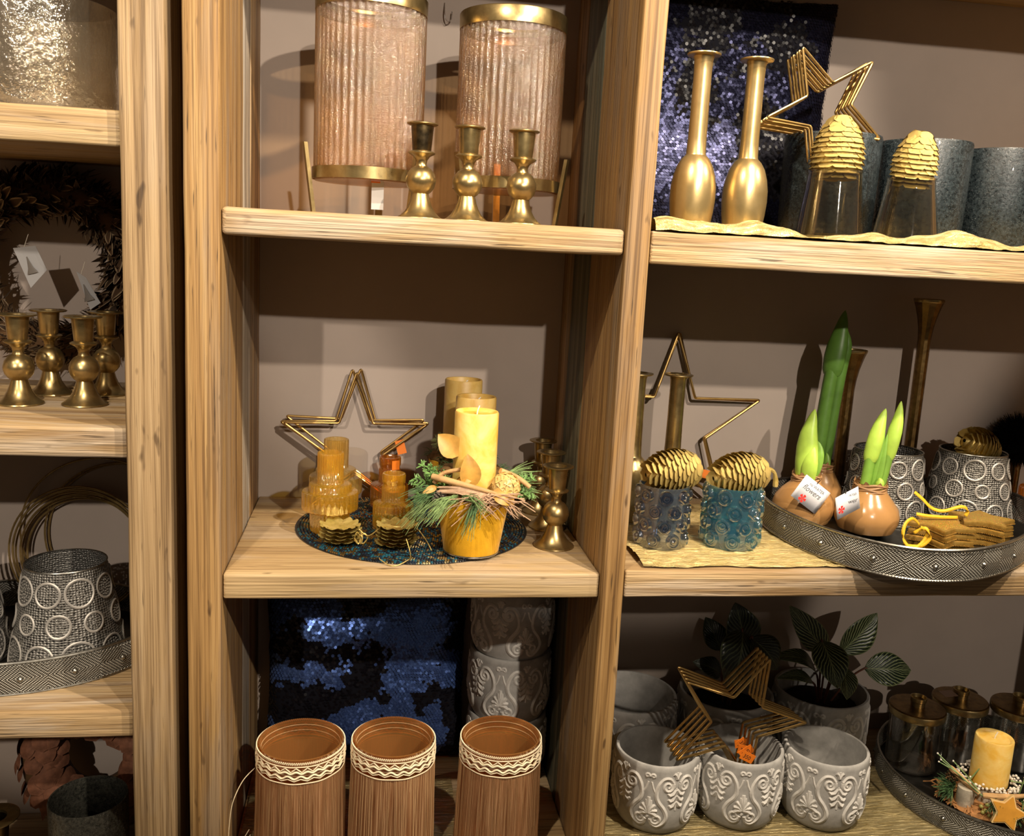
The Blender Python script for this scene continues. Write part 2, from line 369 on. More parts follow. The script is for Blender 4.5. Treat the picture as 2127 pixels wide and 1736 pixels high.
# ------------------------------------------------------------------ ribbed glass lanterns on brass stands (upper middle shelf)
RIBGLASS = glass_thin('ribbed_amber_glass', (.80, .60, .37), .19, .12, 1, .9, (260, 420, 1), .05, (.75, .45, .18))
def lantern(label, loc, h, a0):
    t = thing('ribbed_lantern', label, 'lantern', loc, (0, 0, 0), 'ribbed lanterns on the upper shelf')
    r = .0895; zb = .062
    MB().lathe([(r-.003, zb+.002), (r, zb+.006), (r, h-.012)], 192, lambda a, i, q, z: q+.0024*math.cos(46*a)).build('glass_cylinder', RIBGLASS, t, ang=80)
    MB().lathe([(r+.001, h-.026), (r+.0028, h-.026), (r+.0034, h-.002), (r+.002, h), (r-.004, h), (r-.004, h-.005)], 72).build('top_band', BRASS, t)
    MB().lathe([(r+.003, zb), (r+.0048, zb), (r+.0048, zb+.019), (r+.003, zb+.019)], 72, closed=True).build('base_ring', BRASS, t)
    MB().lathe([(.001, zb-.002), (r, zb-.002), (r, zb+.001), (.001, zb+.001)], 64).build('glass_bottom', RIBGLASS, t)
    for k in range(3):
        a = a0+2*PI*k/3; c, s = math.cos(a), math.sin(a); pts = []
        m = MB(); rr = r+.0075
        q = [(rr-.004, 0.0), (rr+.012, .118)]
        tx, ty = -s*.0062, c*.0062; ox, oy = c*.0029, s*.0029
        vs = []
        for (ra, z) in q:
            for (i, j) in ((-1, -1), (1, -1), (1, 1), (-1, 1)): vs.append((c*ra+tx*i+ox*j, s*ra+ty*i+oy*j, z))
        m.add(vs, [(0, 3, 2, 1), (4, 5, 6, 7), (0, 1, 5, 4), (1, 2, 6, 5), (2, 3, 7, 6), (3, 0, 4, 7)])
        m.build('leg', BRASS, t, smooth=False)
    return t
lantern('amber ribbed glass lantern on brass legs, left one cut by the top edge', (.205, .25, MT), .358, rad(-162))
lantern('amber ribbed glass lantern on brass legs, right one with whole top band', (.4455, .265, MT), .352, rad(-28))
PAPER = plain('white_paper', (.72, .69, .66), .6)
ORANGE = plain('orange_sticker', (.95, .24, .02), .5)
def price_card(): 
    o = MB().box(-.010, .010, -.0004, .0004, -.047, 0).build('price_card', PAPER, smooth=False, loc=(.222, .195, MT+.062))
    tag(o, 'white price card hanging below the left ribbed lantern', 'price card')
    s = MB().box(-.011, .004, -.0007, -.0005, -.004, .003).build('sticker', ORANGE, o, smooth=False)
price_card()
tag(MB().tube(catmull([(0, .006, .03), (0, -.004, .012), (.002, -.006, 0), (.007, -.008, -.006), (.013, -.006, 0), (.014, -.002, .014)], 6), .0011).build('wall_hook', SILVER, loc=(.338, .460, .985)), 'small bent wire hook in the wall between the lanterns', 'hook')

# ------------------------------------------------------------------ wire stars
def star_mesh(Ro, wire=.0022, rot=0.0):
    pts = []; ri = Ro*.382
    cor = [(Ro if k % 2 == 0 else ri, rot+PI/2+k*PI/5) for k in range(10)]
    P = [Vector((r*math.cos(a), 0, r*math.sin(a))) for r, a in cor]
    for k in range(10):
        p = P[k]; a = (P[k-1]-p).normalized(); b = (P[(k+1) % 10]-p).normalized(); d = .0065 if k % 2 == 0 else .004
        for t in (0, .25, .5, .75, 1.0):
            pts.append((p+a*d)*(1-t)**2 + p*2*t*(1-t) + (p+b*d)*t*t)
    return MB().tube(pts, wire, 8, closed=True)
def wire_star(label, loc, Ro, rot, euler, group, wire=.0026, tagat=None, txt=None):
    o = tag(star_mesh(Ro, wire, rot).build('wire_star', WIRE, loc=loc, rot=euler), label, 'star', group)
    if tagat:
        s = MB().box(-.014, .014, -.0005, .0005, -.009, .009).build('price_tag', ORANGE, o, smooth=False, loc=tagat[:3], rot=(0, tagat[3], 0))
        s['label'] = 'orange price sticker'
        if txt: text('price_print', txt, .011, BLACKINK, s, (-.010, -.0007, -.004))
    return o
def text(name, body, size, mat, parent, loc, rot=(PI/2, 0, 0), align='LEFT', shear=0.0):
    c = bpy.data.curves.new('t', 'FONT'); c.body = body; c.size = size; c.align_x = align; c.shear = shear
    o = bpy.data.objects.new('t', c); sc.collection.objects.link(o); bpy.context.view_layer.update()
    me = bpy.data.meshes.new_from_object(o.evaluated_get(bpy.context.evaluated_depsgraph_get())); me.name = name
    bpy.data.objects.remove(o); me.materials.clear(); me.materials.append(mat)
    return link(name, me, parent, loc, rot)
BLACKINK = plain('black_ink', (.02, .018, .015), .6)
ln = rad(7)
wire_star('gold wire star, front one of three on the middle wall', (.192, .420, .163), .148, rad(.5), (-ln*.55, 0, 0), 'wire stars leaning in the middle bay', .0026, (.072, -.003, -.060, .5), '-35')
wire_star('gold wire star, middle one of three, tipped slightly left', (.187, .432, .166), .149, rad(2.0), (-ln*.5, 0, 0), 'wire stars leaning in the middle bay', .0026, (.094, -.003, -.005, 1.3))
wire_star('gold wire star, rearmost of three, tipped slightly right', (.194, .443, .1665), .149, rad(-1.6), (-ln*.45, 0, 0), 'wire stars leaning in the middle bay')
wire_star('large gold wire star leaning on the wall behind the blue glasses', (.846, .432, .2165), .1975, 0, (-ln*.6, 0, 0), 'wire stars behind the blue glasses', .0029, (.083, -.004, -.100, .2))
wire_star('second large gold wire star, just behind the first, above the blue glasses', (.849, .446, .216), .1965, rad(-1), (-ln*.5, 0, 0), 'wire stars behind the blue glasses', .0029)

# ------------------------------------------------------------------ beaded placemat
def placemat():
    t = thing('placemat', 'round navy and gold beaded placemat on the middle shelf', 'placemat', (.302, .266, MM))
    cols = [plain('bead_navy', (.008, .018, .035), .22, .8), plain('bead_teal', (.012, .075, .11), .2, .8), metal('bead_gold', (.5, .4, .2), (.7, .58, .3), .25), plain('bead_black', (.006, .007, .01), .25, .8)]
    MB().lathe([(.001, .0002), (.213, .0002), (.213, .0015), (.001, .0015)], 96).build('backing', cols[3], t)
    m = MB(); pitch = .0053; a = 0; rr = R
    r = .006
    while r < .2115:
        n = max(6, int(2*PI*r/.0046)); vs = []; fs = []; base = 0
        prof = [(-.0025, .0014), (-.0017, .0036), (0, .0046), (.0017, .0036), (.0025, .0014)]
        for k in range(n):
            a0 = 2*PI*k/n; a1 = 2*PI*(k+.86)/n
            q = noise.noise(Vector((r*60*math.cos(a0), r*60*math.sin(a0), 0))) + rr.uniform(-.45, .45)
            mi = 2 if q > .24 else 1 if q > -.02 else 0 if q > -.3 else 3
            vs = []
            for aa, sh in ((a0, .8), ((a0+a1)/2, 1), (a1, .8)):
                for (x, z) in prof: vs.append(((r+x*sh)*math.cos(aa), (r+x*sh)*math.sin(aa), .0014+(z-.0014)*sh))
            m.add(vs, [(i*5+j, (i+1)*5+j, (i+1)*5+j+1, i*5+j+1) for i in range(2) for j in range(4)], mi)
        r += pitch
    stuff(m.build('beads', cols, t))
placemat()
PZ = MM+.0048
# ------------------------------------------------------------------ tiered amber glass holders
AMBER = glass_thin('amber_glass', (1, .84, .36), .13, .04, 60, .05, None, .10, (.95, .58, .06)); AMBER_P = glass_thin('pale_amber_glass', (.99, .88, .58), .12, .04, 60, .05, None, .08, (.95, .65, .16)); AMBER_D = glass_thin('dark_amber_glass', (.90, .55, .18), .12, .04, 60, .05, None, .10, (.70, .26, .02))  # diffuse yellow-orange share stands in for light glowing inside the glass
def ribbed(n, amp, lo):
    return lambda a, i, r, z: r-(amp*(.5+.5*math.cos(n*a)) if i >= lo and r > .01 else 0)
def tall_holder(label, loc, mat, s=1.0):
    t = thing('glass_candle_holder', label, 'candle holder', loc, (0, 0, R.uniform(0, 6)), 'tiered amber glass candle holders')
    out = [(.001, .0), (.034, .0), (.036, .003), (.0365, .038), (.0495, .040), (.0510, .043), (.0512, .071), (.0495, .0735), (.040, .0745), (.0385, .077), (.0385, .086), (.037, .088), (.0255, .0885), (.0240, .091), (.0240, .143), (.0232, .1455), (.0200, .1462), (.0190, .1445), (.0183, .106), (.001, .105)]
    m = MB().lathe(out, 160, lambda a, i, r, z: r-(.0019*(.5+.5*math.cos(32*a)) if (3 <= i <= 6 or 2 <= i <= 3 or 10 <= i <= 11 or 13 <= i <= 15) else 0))
    m.build('tiered_body', mat, t, ang=60); t.scale = (s, s, s); return t
def short_holder(label, loc, mat, s=1.0):
    t = thing('glass_candle_holder', label, 'candle holder', loc, (0, 0, R.uniform(0, 6)), 'tiered amber glass candle holders')
    out = [(.001, .0), (.030, .0), (.032, .003), (.0325, .009), (.0365, .012), (.0372, .015), (.0372, .053), (.036, .056), (.0235, .059), (.0215, .062), (.0215, .086), (.0205, .088), (.0195, .089), (.0195, .0925), (.0212, .0955), (.0214, .108), (.0205, .111), (.0178, .1115), (.0168, .110), (.0160, .078), (.001, .077)]
    m = MB().lathe(out, 144, lambda a, i, r, z: r-(.0017*(.5+.5*math.cos(30*a)) if (4 <= i <= 7 or 9 <= i <= 10) else 0))
    m.build('tiered_body', mat, t, ang=60); t.scale = (s, s, s); return t
tall_holder('tall tiered honey-amber glass holder, front left on the placemat', (.152, .229, PZ), AMBER, .98)
tall_holder('tall tiered pale amber glass holder behind the honey one', (.157, .345, PZ), AMBER_P, .98)
short_holder('short tiered yellow-amber glass holder behind the right leaf stack', (.264, .219, PZ), AMBER, .98)
h4 = short_holder('short tiered dark brown-amber glass holder, rear right of its group', (.259, .352, PZ), AMBER_D, .98)
s_ = MB().box(-.008, .008, -.0005, .0005, -.009, .009).build('price_tag', ORANGE, None, smooth=False, loc=(.0, .0, 0)); s_.parent = h4; s_.location = (.0, -.0226, .098); s_.matrix_parent_inverse = Matrix(); h4.rotation_euler = (0, 0, rad(28)); s_['label'] = 'orange price sticker'

# ------------------------------------------------------------------ stacks of gold leaf dishes
def leaf_dish_mesh(seed):
    rr = random.Random(seed); m = MB(); n = 11
    for ring, (rad_, zc, cnt) in enumerate(((.020, .002, 7), (.033, .0045, n))):
        for k in range(cnt):
            a = 2*PI*(k+.5*ring)/cnt+rr.uniform(-.1, .1); wd = .0105+.002*ring; ln_ = .021
            def fn(u, v, a=a, rad_=rad_, zc=zc, wd=wd, ln_=ln_):
                x = rad_*.45 + ln_*u; wv = wd*math.sin(PI*min(.94, .12+u*.85))**.7*(v-.5)*2
                z = zc*.4 + .0065*u*u*(1 if ring_ else .8) - .0018*(abs(v-.5)*2)**2 + .0005
                return (x*math.cos(a)-wv*math.sin(a), x*math.sin(a)+wv*math.cos(a), z)
            ring_ = ring; m.grid(fn, 4, 4)
    m.lathe([(.001, .0008), (.018, .0012), (.019, .002), (.001, .002)], 16)
    return m.mesh('petal_rosette', GOLDLEAF)
TOPS = []
DISH = [leaf_dish_mesh(i) for i in range(3)]
def leaf_stack(base, n, where, tilt):
    for k in range(n):
        nth = ['bottom', 'second', 'third', 'fourth', 'fifth', 'top'][k] if k < n-1 else 'top'
        o = link('leaf_ornament', DISH[k % 3], None, (base[0]+R.uniform(-.003, .003), base[1]+R.uniform(-.002, .002), base[2]+.001+k*.0062), (tilt*.0, 0, R.uniform(0, 6)))
        tag(o, '%s gold leaf ornament in the stack %s' % (nth, where), 'ornament', 'stacked gold leaf ornaments')
    TOPS.append(o)
leaf_stack((.174, .160, PZ), 5, 'before the tall amber holder', 0)
leaf_stack((.270, .142, PZ), 6, 'before the short amber holder', 0)
def cord(owner, pts, r=.0009):
    lo = Vector(owner.location); o = MB().tube([p-lo for p in catmull(pts, 7)], r, 5).build('hanging_cord', GOLD, owner)
    o.matrix_parent_inverse = owner.rotation_euler.to_matrix().to_4x4().inverted(); return o
z0 = PZ+.0012
cord(TOPS[0], [(.205, .150, PZ+.026), (.222, .138, PZ+.018), (.245, .132, PZ+.036), (.27, .118, PZ+.040), (.30, .128, PZ+.036), (.318, .118, PZ+.018), (.328, .105, PZ+.003)])
cord(TOPS[1], [(.285, .108, PZ+.022), (.292, .085, z0), (.285, .058, z0), (.262, .045, MM+.0012), (.243, .060, z0), (.240, .072, z0)])
def bow():
    t = thing('gold_bow', 'small knotted gold cord bow between the leaf stacks', 'bow', (.208, .143, PZ+.006))
    for k in range(5):
        a = k*1.25; MB().tube(catmull([(0, 0, .008), (.007*math.cos(a), .004*math.sin(a), .014+.004*math.sin(a*2)), (.012*math.cos(a), .006*math.sin(a), .006), (.004*math.cos(a), .003*math.sin(a), -.004), (0, 0, .006)], 5), .0011, 5).build('loop', GOLD, t)
bow()
# ------------------------------------------------------------------ candle arrangements (middle shelf)
def wax(name, a, b_):
    m, nt, b = new_mat(name); co = objco(nt)
    n = tex_noise(nt, co, 22, 5, .6, .6)
    L(nt, ramp(nt, n, [(.38, a), (.62, b_)]), b.inputs['Base Color']); b.inputs['Roughness'].default_value = .45
    b.inputs['Subsurface Weight'].default_value = .25; b.inputs['Subsurface Radius'].default_value = (.012, .007, .002); b.inputs['Subsurface Scale'].default_value = .6
    return m
WAX = wax('yellow_wax', (.74, .43, .06), (.82, .60, .20)); WAX_D = wax('ochre_wax', (.55, .33, .07), (.66, .46, .15))
VELVET = plain('mustard_velvet', (.74, .40, .012), .75, .2, .1, 40, .25, 600, 0, .12)
WICK = plain('wick', (.8, .74, .62), .8)
BARK = plain('stick_bark', (.50, .30, .13), .75, .3, .3, 40, .4, 200)
NEEDLE = plain('pine_needle', (.085, .165, .065), .5, .4, .35, 90); NEEDLE2 = plain('pine_needle_light', (.22, .33, .13), .5, .4, .35, 90)
CYPRESS = plain('cypress_green', (.16, .30, .09), .55, .4, .4, 120)
TWIG = plain('thin_twig', (.52, .34, .22), .7, .3, .3, 80)
DRYLEAF = plain('dry_leaf', (.48, .26, .05), .45, .5, .3, 40)
HAY = plain('moss_brown', (.16, .09, .035), .9, .2, .5, 80, .5, 150)
CONE_T = plain('tan_cone_scale', (.62, .42, .15), .45, .5, .15, 60); CONE_DARK = plain('cone_dark', (.12, .06, .02), .8)
def candle(parent, r, z0, h, mat, hollow=.006, lean=0):
    prof = [(.001, z0), (r-.001, z0), (r, z0+.001), (r, z0+h-.0025), (r-.0015, z0+h), (r-.004, z0+h-.0005), (r-.008, z0+h-hollow), (.001, z0+h-hollow*1.15)]
    c = MB().lathe(prof, 48).build('candle', mat, parent)
    MB().tube(catmull([(0, 0, z0+h-hollow*1.2), (.001, 0, z0+h-hollow+.006), (.004+lean, .001, z0+h-hollow+.014)], 4), .0012, 6).build('wick', WICK, c)
    return c
def needle_bunch(m, base, dirn, n, ln_, spread, rr, r=.0006, droop=.3, mi=0):
    base = Vector(base); d0 = Vector(dirn).normalized()
    for _ in range(n):
        d = (d0+Vector((rr.uniform(-1, 1), rr.uniform(-1, 1), rr.uniform(-1, 1)))*spread).normalized(); l = ln_*rr.uniform(.65, 1.1)
        s = base+Vector((rr.uniform(-1, 1), rr.uniform(-1, 1), rr.uniform(-1, 1)))*.006
        p2 = s+d*l+Vector((0, 0, -droop*l*rr.uniform(.4, 1)))
        m.tube([s, s+d*l*.5+Vector((0, 0, .02*l)), p2], lambda t: r*(1-.6*t), 4, mi=mi, caps=False)
def leaf_mesh(m, base, tip, wd, nrm, bend=.15, fold=.2, mi=0, nu=8, nv=4, thick=0):
    b = Vector(base); t = Vector(tip); ax = t-b; ln_ = ax.length; ax.normalize(); n = Vector(nrm); n = (n-ax*n.dot(ax)).normalized(); sd = ax.cross(n)
    def fn(u, v):
        wv = wd*.5*(math.sin(PI*u**.8)**.85 if 0 < u < 1 else 0)*(v-.5)*2
        p = b+ax*ln_*u+sd*wv+n*(bend*ln_*math.sin(PI*u)+fold*abs(wv)); return p
    return m.grid(fn, nu, nv, mi)
def flat_cone(parent, c, rad_, hgt, n_rows, mat, axis=(0, 0, 1), name='pine_cone'):
    """tight cone (pomegranate-like scales)"""
    q = Vector((0, 0, 1)).rotation_difference(Vector(axis))
    core = MB().lathe([(rad_*.93*math.sin(PI*(.02+.96*i/10)), -hgt*.48*math.cos(PI*(.02+.96*i/10))) for i in range(11)], 20).build(name, CONE_DARK, parent, loc=c)
    core.rotation_mode = 'QUATERNION'; core.rotation_quaternion = q
    sm = MB().grid(lambda u, v: ((v-.5)*(1-.75*u*u)*.95, -.12+.12*math.sin(PI*u)*math.sin(PI*v)+.02*(1-u), u-.4), 4, 4).mesh('cone_scale', mat)
    for i in range(n_rows):
        th = PI*(.14+.74*i/(n_rows-1)); cnt = max(5, int(12*math.sin(th)))
        for k in range(cnt):
            a = 2*PI*(k+.5*(i % 2))/cnt; rr_ = rad_*math.sin(th); s = link('scale', sm, core)
            nrm = Vector((math.sin(th)*math.cos(a), math.sin(th)*math.sin(a), -math.cos(th))); tz = Vector((0, 0, 1)); tz = (tz-nrm*tz.dot(nrm)).normalized(); tx = (-nrm).cross(tz)
            wd = 2*PI*max(rr_, rad_*.25)/cnt*1.25; hh = PI*hgt*.5/n_rows*1.45
            Mx = Matrix((tx*wd, -nrm*rad_*.35, tz*hh)).transposed().to_4x4(); Mx.translation = Vector((nrm.x*rad_, nrm.y*rad_, nrm.z*hgt*.5))*.985
            s.matrix_local = Mx
    return core
def arrangement(label, loc, ch, mat, full, seed):
    rr = random.Random(seed); t = thing('candle_pot', label, 'candle arrangement', loc, (0, 0, 0), 'candle pots on the placemat')
    pot = MB().lathe([(.001, .0015), (.0465, .0015), (.0475, .004), (.0630, .098), (.0632, .101), (.0600, .101), (.058, .092), (.001, .090)], 56).build('pot', VELVET if full else VELVET, t)
    MB().lathe([(.040, 0), (.0472, 0), (.0485, .0015), (.0480, .0035), (.044, .003)], 56).build('base_rim', SILVER, pot)
    candle(t, .0368, .0925, ch-.0925, mat, .005 if full else .016, 0 if full else .004)
    # mound of moss around the candle
    MB().lathe([(.036, .094), (.036, .108), (.046, .114), (.057, .112), (.064, .103), (.060, .096)], 40, lambda a, i, r, z: r*(1+.06*math.sin(7*a+i)+.04*math.sin(13*a))).build('moss_mound', HAY, t)
    if not full:
        m = MB()
        for k in range(10):
            a = 2*PI*k/10+rr.uniform(-.2, .2); needle_bunch(m, (.055*math.cos(a), .055*math.sin(a), .106), (math.cos(a), math.sin(a), .35), 14, .022, .5, rr, .0007)
        stuff(m.build('pine_needles', NEEDLE, t)); return t
    m = MB()   # blue-green pine needles hanging over the front left
    for (b, d, n, l) in (((-.058, -.03, .112), (-1, -.45, .0), 46, .065), ((-.035, -.055, .108), (-.8, -.7, -.25), 50, .066), ((-.058, -.02, .104), (-.9, -.4, -.55), 40, .070), ((.0, -.066, .104), (-.3, -.7, -.5), 30, .060), ((-.02, -.062, .112), (.5, -.7, .05), 26, .05)):
        needle_bunch(m, b, d, n, l, .26, rr, .00085, .25, rr.choice((0, 0, 1)))
    for (b, d, n, l) in (((.055, .02, .125), (1, .1, .25), 40, .055), ((.062, .01, .112), (1, -.1, -.1), 45, .05)):
        needle_bunch(m, b, d, n, l, .3, rr, .0008, .1, 1)
    stuff(m.build('pine_needles', [NEEDLE, NEEDLE2], t))
    m = MB()   # cypress sprays, left and right
    def spray(b, d, ln_, n):
        b = Vector(b); d = Vector(d).normalized(); sd = d.orthogonal()
        for k in range(n):
            p = b+d*ln_*(k/n)
            for sgn in (-1, 1):
                q = Matrix.Rotation(rr.uniform(0, 6.28), 3, d) @ sd; e = (d*1.0+q*.9).normalized()*ln_*.34*(1.15-k/n)
                m.tube([p, p+e*.6, p+e+Vector((0, 0, .002))], lambda t: .0022*(1-.5*t), 5)
                for j in range(3):
                    f = (e.normalized()+Vector((rr.uniform(-1, 1), rr.uniform(-1, 1), rr.uniform(-1, 1)))*.8).normalized()*.008
                    m.tube([p+e*(.35+.2*j), p+e*(.35+.2*j)+f], lambda t: .0019*(1-.6*t), 4)
    for b, d, l, n in (((-.045, -.005, .118), (-1, -.15, .75), .062, 9), ((-.05, 0, .112), (-1, -.2, .25), .062, 9), ((-.045, -.01, .118), (-.8, -.4, .55), .05, 8), ((-.05, -.01, .105), (-1, -.3, -.1), .055, 8), ((.055, -.01, .108), (1, -.2, -.05), .05, 8), ((.055, .0, .112), (1, .2, -.35), .045, 7), ((.06, -.005, .12), (1, .0, .3), .045, 7)): spray(b, d, l, n)
    stuff(m.build('cypress_sprigs', CYPRESS, t))
    m = MB()   # tangle of thin brown twigs across the front
    for k in range(75):
        a = rr.uniform(-.2, 1.25); x = -.015+.07*rr.random(); y = -.060-.012*rr.random(); z = .100+.020*rr.random()
        d = Vector((rr.choice((1, 1, 1, -.8)), -.12*rr.random(), rr.uniform(-.9, .35))).normalized(); l = rr.uniform(.02, .055)
        m.tube([(x, y, z), Vector((x, y, z))+d*l*.5+Vector((0, -.004, .004*rr.uniform(-1, 1))), Vector((x, y, z))+d*l+Vector((0, .004*rr.uniform(-1, 1), -.01*rr.random()))], .00075, 4, caps=False)
    for k in range(16):
        z = .112+.012*rr.random(); m.tube(catmull([(-.066+.01*rr.random(), -.045, z), (-.03, -.062, z+.004), (.02, -.064, z-.003), (.06, -.045, z-.006*rr.random())], 5), .0011, 5, caps=False)
    stuff(m.build('twig_tangle', TWIG, t))
    MB().tube(catmull([(-.073, -.036, .138), (-.04, -.056, .134), (-.005, -.064, .127), (.032, -.064, .117)], 6), lambda q: .0052*(.8+.25*math.sin(3*q+1)), 10).build('stick', BARK, t)
    MB().tube(catmull([(.040, -.030, .148), (.070, -.022, .135), (.092, -.028, .120)], 6), lambda q: .0052*(1-.25*q), 10).build('stick', BARK, t)
    MB().tube(catmull([(-.070, -.030, .125), (-.055, -.03, .142), (-.028, -.042, .152)], 6), lambda q: .0035, 8).build('stick', BARK, t)
    for b, tp, wd, nr, bd in (((-.010, -.050, .122), (-.018, -.047, .180), .036, (.1, -1, .3), .06), ((-.028, -.020, .170), (-.065, -.015, .205), .040, (-.3, -1, .5), .05), ((-.065, -.04, .122), (-.090, -.05, .112), .012, (0, -1, .5), .1), ((.022, -.062, .120), (.062, -.064, .100), .030, (.3, -1, .4), .2), ((-.035, -.045, .125), (-.010, -.055, .136), .016, (0, -1, .6), .2)):
        leaf_mesh(MB(), b, tp, wd, nr, bd, .25).build('dry_leaf', DRYLEAF, t)
    flat_cone(t, (.048, -.045, .124), .0225, .046, 6, CONE_T, (.25, -.55, .8), 'round_cone')
    m = MB()   # grey pinecone tucked under the needles, front left
    for k in range(60):
        a = k*2.4; q = k/60; r_ = .011*math.sin(PI*(.1+.8*q)); p = Vector((-.060+r_*math.cos(a), -.042+r_*math.sin(a), .088+.026*q))
        m.tube([p-Vector((.3*r_*math.cos(a), .3*r_*math.sin(a), 0)), p+Vector((.003*math.cos(a), .003*math.sin(a), .003))], lambda t: .0024*(1-.5*t), 5)
    m.build('small_cone', plain('grey_cone', (.12, .10, .08), .8), t)
    return t
arrangement('mustard velvet candle pot with needles, twigs and cone, at the front', (.396, .117, PZ), .243, WAX, True, 3)
arrangement('ochre candle in a pot directly behind the front candle pot', (.409, .252, PZ), .247, WAX_D, False, 5)
a3 = arrangement('tallest-standing ochre candle with leaning wick at the very back', (.398, .386, PZ), .259, WAX_D, False, 8)
def thistle():
    t = thing('thistle_head', 'dried green thistle head beside the rear candle', 'thistle', (.352, .300, PZ+.150))
    m = MB(); rr = random.Random(4); m.ball((0, 0, 0), .010, 10)
    for k in range(260):
        d = Vector((rr.gauss(0, 1), rr.gauss(0, 1), rr.gauss(0, 1))).normalized(); m.tube([d*.008, d*rr.uniform(.016, .021)], lambda t: .0006*(1-.6*t), 3, caps=False)
    stuff(m.build('bristles', plain('thistle_green', (.15, .16, .06), .8), t))
    MB().tube([(0, 0, 0), (.02, .01, -.03), (.04, .0, -.05)], .0012, 5).build('stem', TWIG, t)
thistle()
# ------------------------------------------------------------------ sequin cushions
SEQ_BLUE = metal('sequin_blue', (.05, .10, .36), (.13, .24, .62), .30, 300, .1, 0, .7); SEQ_BLACK = plain('sequin_black', (.004, .004, .008), .4, .5); SEQ_VIOLET = metal('sequin_violet', (.012, .012, .036), (.036, .04, .085), .34, 300, .1, 0, .8)
CLOTH_DK = plain('cushion_dark_cloth', (.006, .006, .011), .85, .2)
def cushion(label, loc, w_, h_, th, mats, seed, thr, rot, bias=0):
    t = thing('sequin_cushion', label, 'cushion', loc, rot, 'navy sequin cushions'); rr = random.Random(seed)
    def P(u, v, s):
        x, z = 2*u-1, 2*v-1
        k = max(0, (1-x**4)*(1-z**4))**.5
        pin = 1-.055*(z*z*(1-abs(x)**6))*0; px = x*(1-.05*(1-z*z)**1.0*1+.05); pz = z*(1-.05*(1-x*x)+.05)
        e = .004*noise.noise(Vector((x*6+seed, z*6, 0)))
        return Vector((px*w_/2+e, s*(th/2*k+.006*noise.noise(Vector((x*2.2+seed, z*2.2, s)))*k), h_/2*(1+pz*.985)+e))
    m = MB().grid(lambda u, v: P(u, v, -1), 36, 36).grid(lambda u, v: P(v, u, 1), 36, 36)
    m.build('cover', CLOTH_DK, t)
    sq = MB(); nx, nz = int(w_/.0060), int(h_/.0052); hexa = [(math.cos(i*PI/3.5), math.sin(i*PI/3.5)) for i in range(7)]
    for j in range(nz):
        for i in range(nx):
            u = (i+.5+.5*(j % 2))/(nx+.5); v = (j+.5)/nz
            q = noise.noise(Vector((u*3.6*w_/.42+seed, v*4.4, seed)))+.42*noise.noise(Vector((u*11+seed, v*14, 2.0)))+.2*noise.noise(Vector((u*45, v*45, 5.0)))
            on = q > thr
            if not on and rr.random() < .35: continue
            p = P(u, v, -1); e = .012; n = (P(min(u+e, 1), v, -1)-P(max(u-e, 0), v, -1)).cross(P(u, min(v+e, 1), -1)-P(u, max(v-e, 0), -1)).normalized()
            if n.y > 0: n = -n
            tl = .16 if on else .35
            n2 = (n+Vector((rr.uniform(-tl, tl), 0, rr.uniform(-tl, tl)+(.15 if on else -.2)))).normalized(); a = n2.cross(Vector((0, 0, 1))).normalized(); b = a.cross(n2)
            c = p+n*.0013; r_ = .0034
            sq.add([c+(a*x+b*y)*r_ for x, y in hexa], [tuple(range(7))], 0 if on else 1)
    stuff(sq.build('sequins', mats, t, smooth=False))
    return t
cushion('blue and black sequin cushion on the lowest middle shelf', (.226, .405, MBOT+.012), .395, .365, .09, [SEQ_BLUE, SEQ_BLACK], 3, -.02, (rad(-4), 0, 0))
cushion('dark violet sequin cushion behind the brass bottle vases', (.875, .405, RT+.015), .425, .455, .09, [SEQ_VIOLET, SEQ_BLACK], 11, -.08, (rad(-3), rad(1.5), 0))

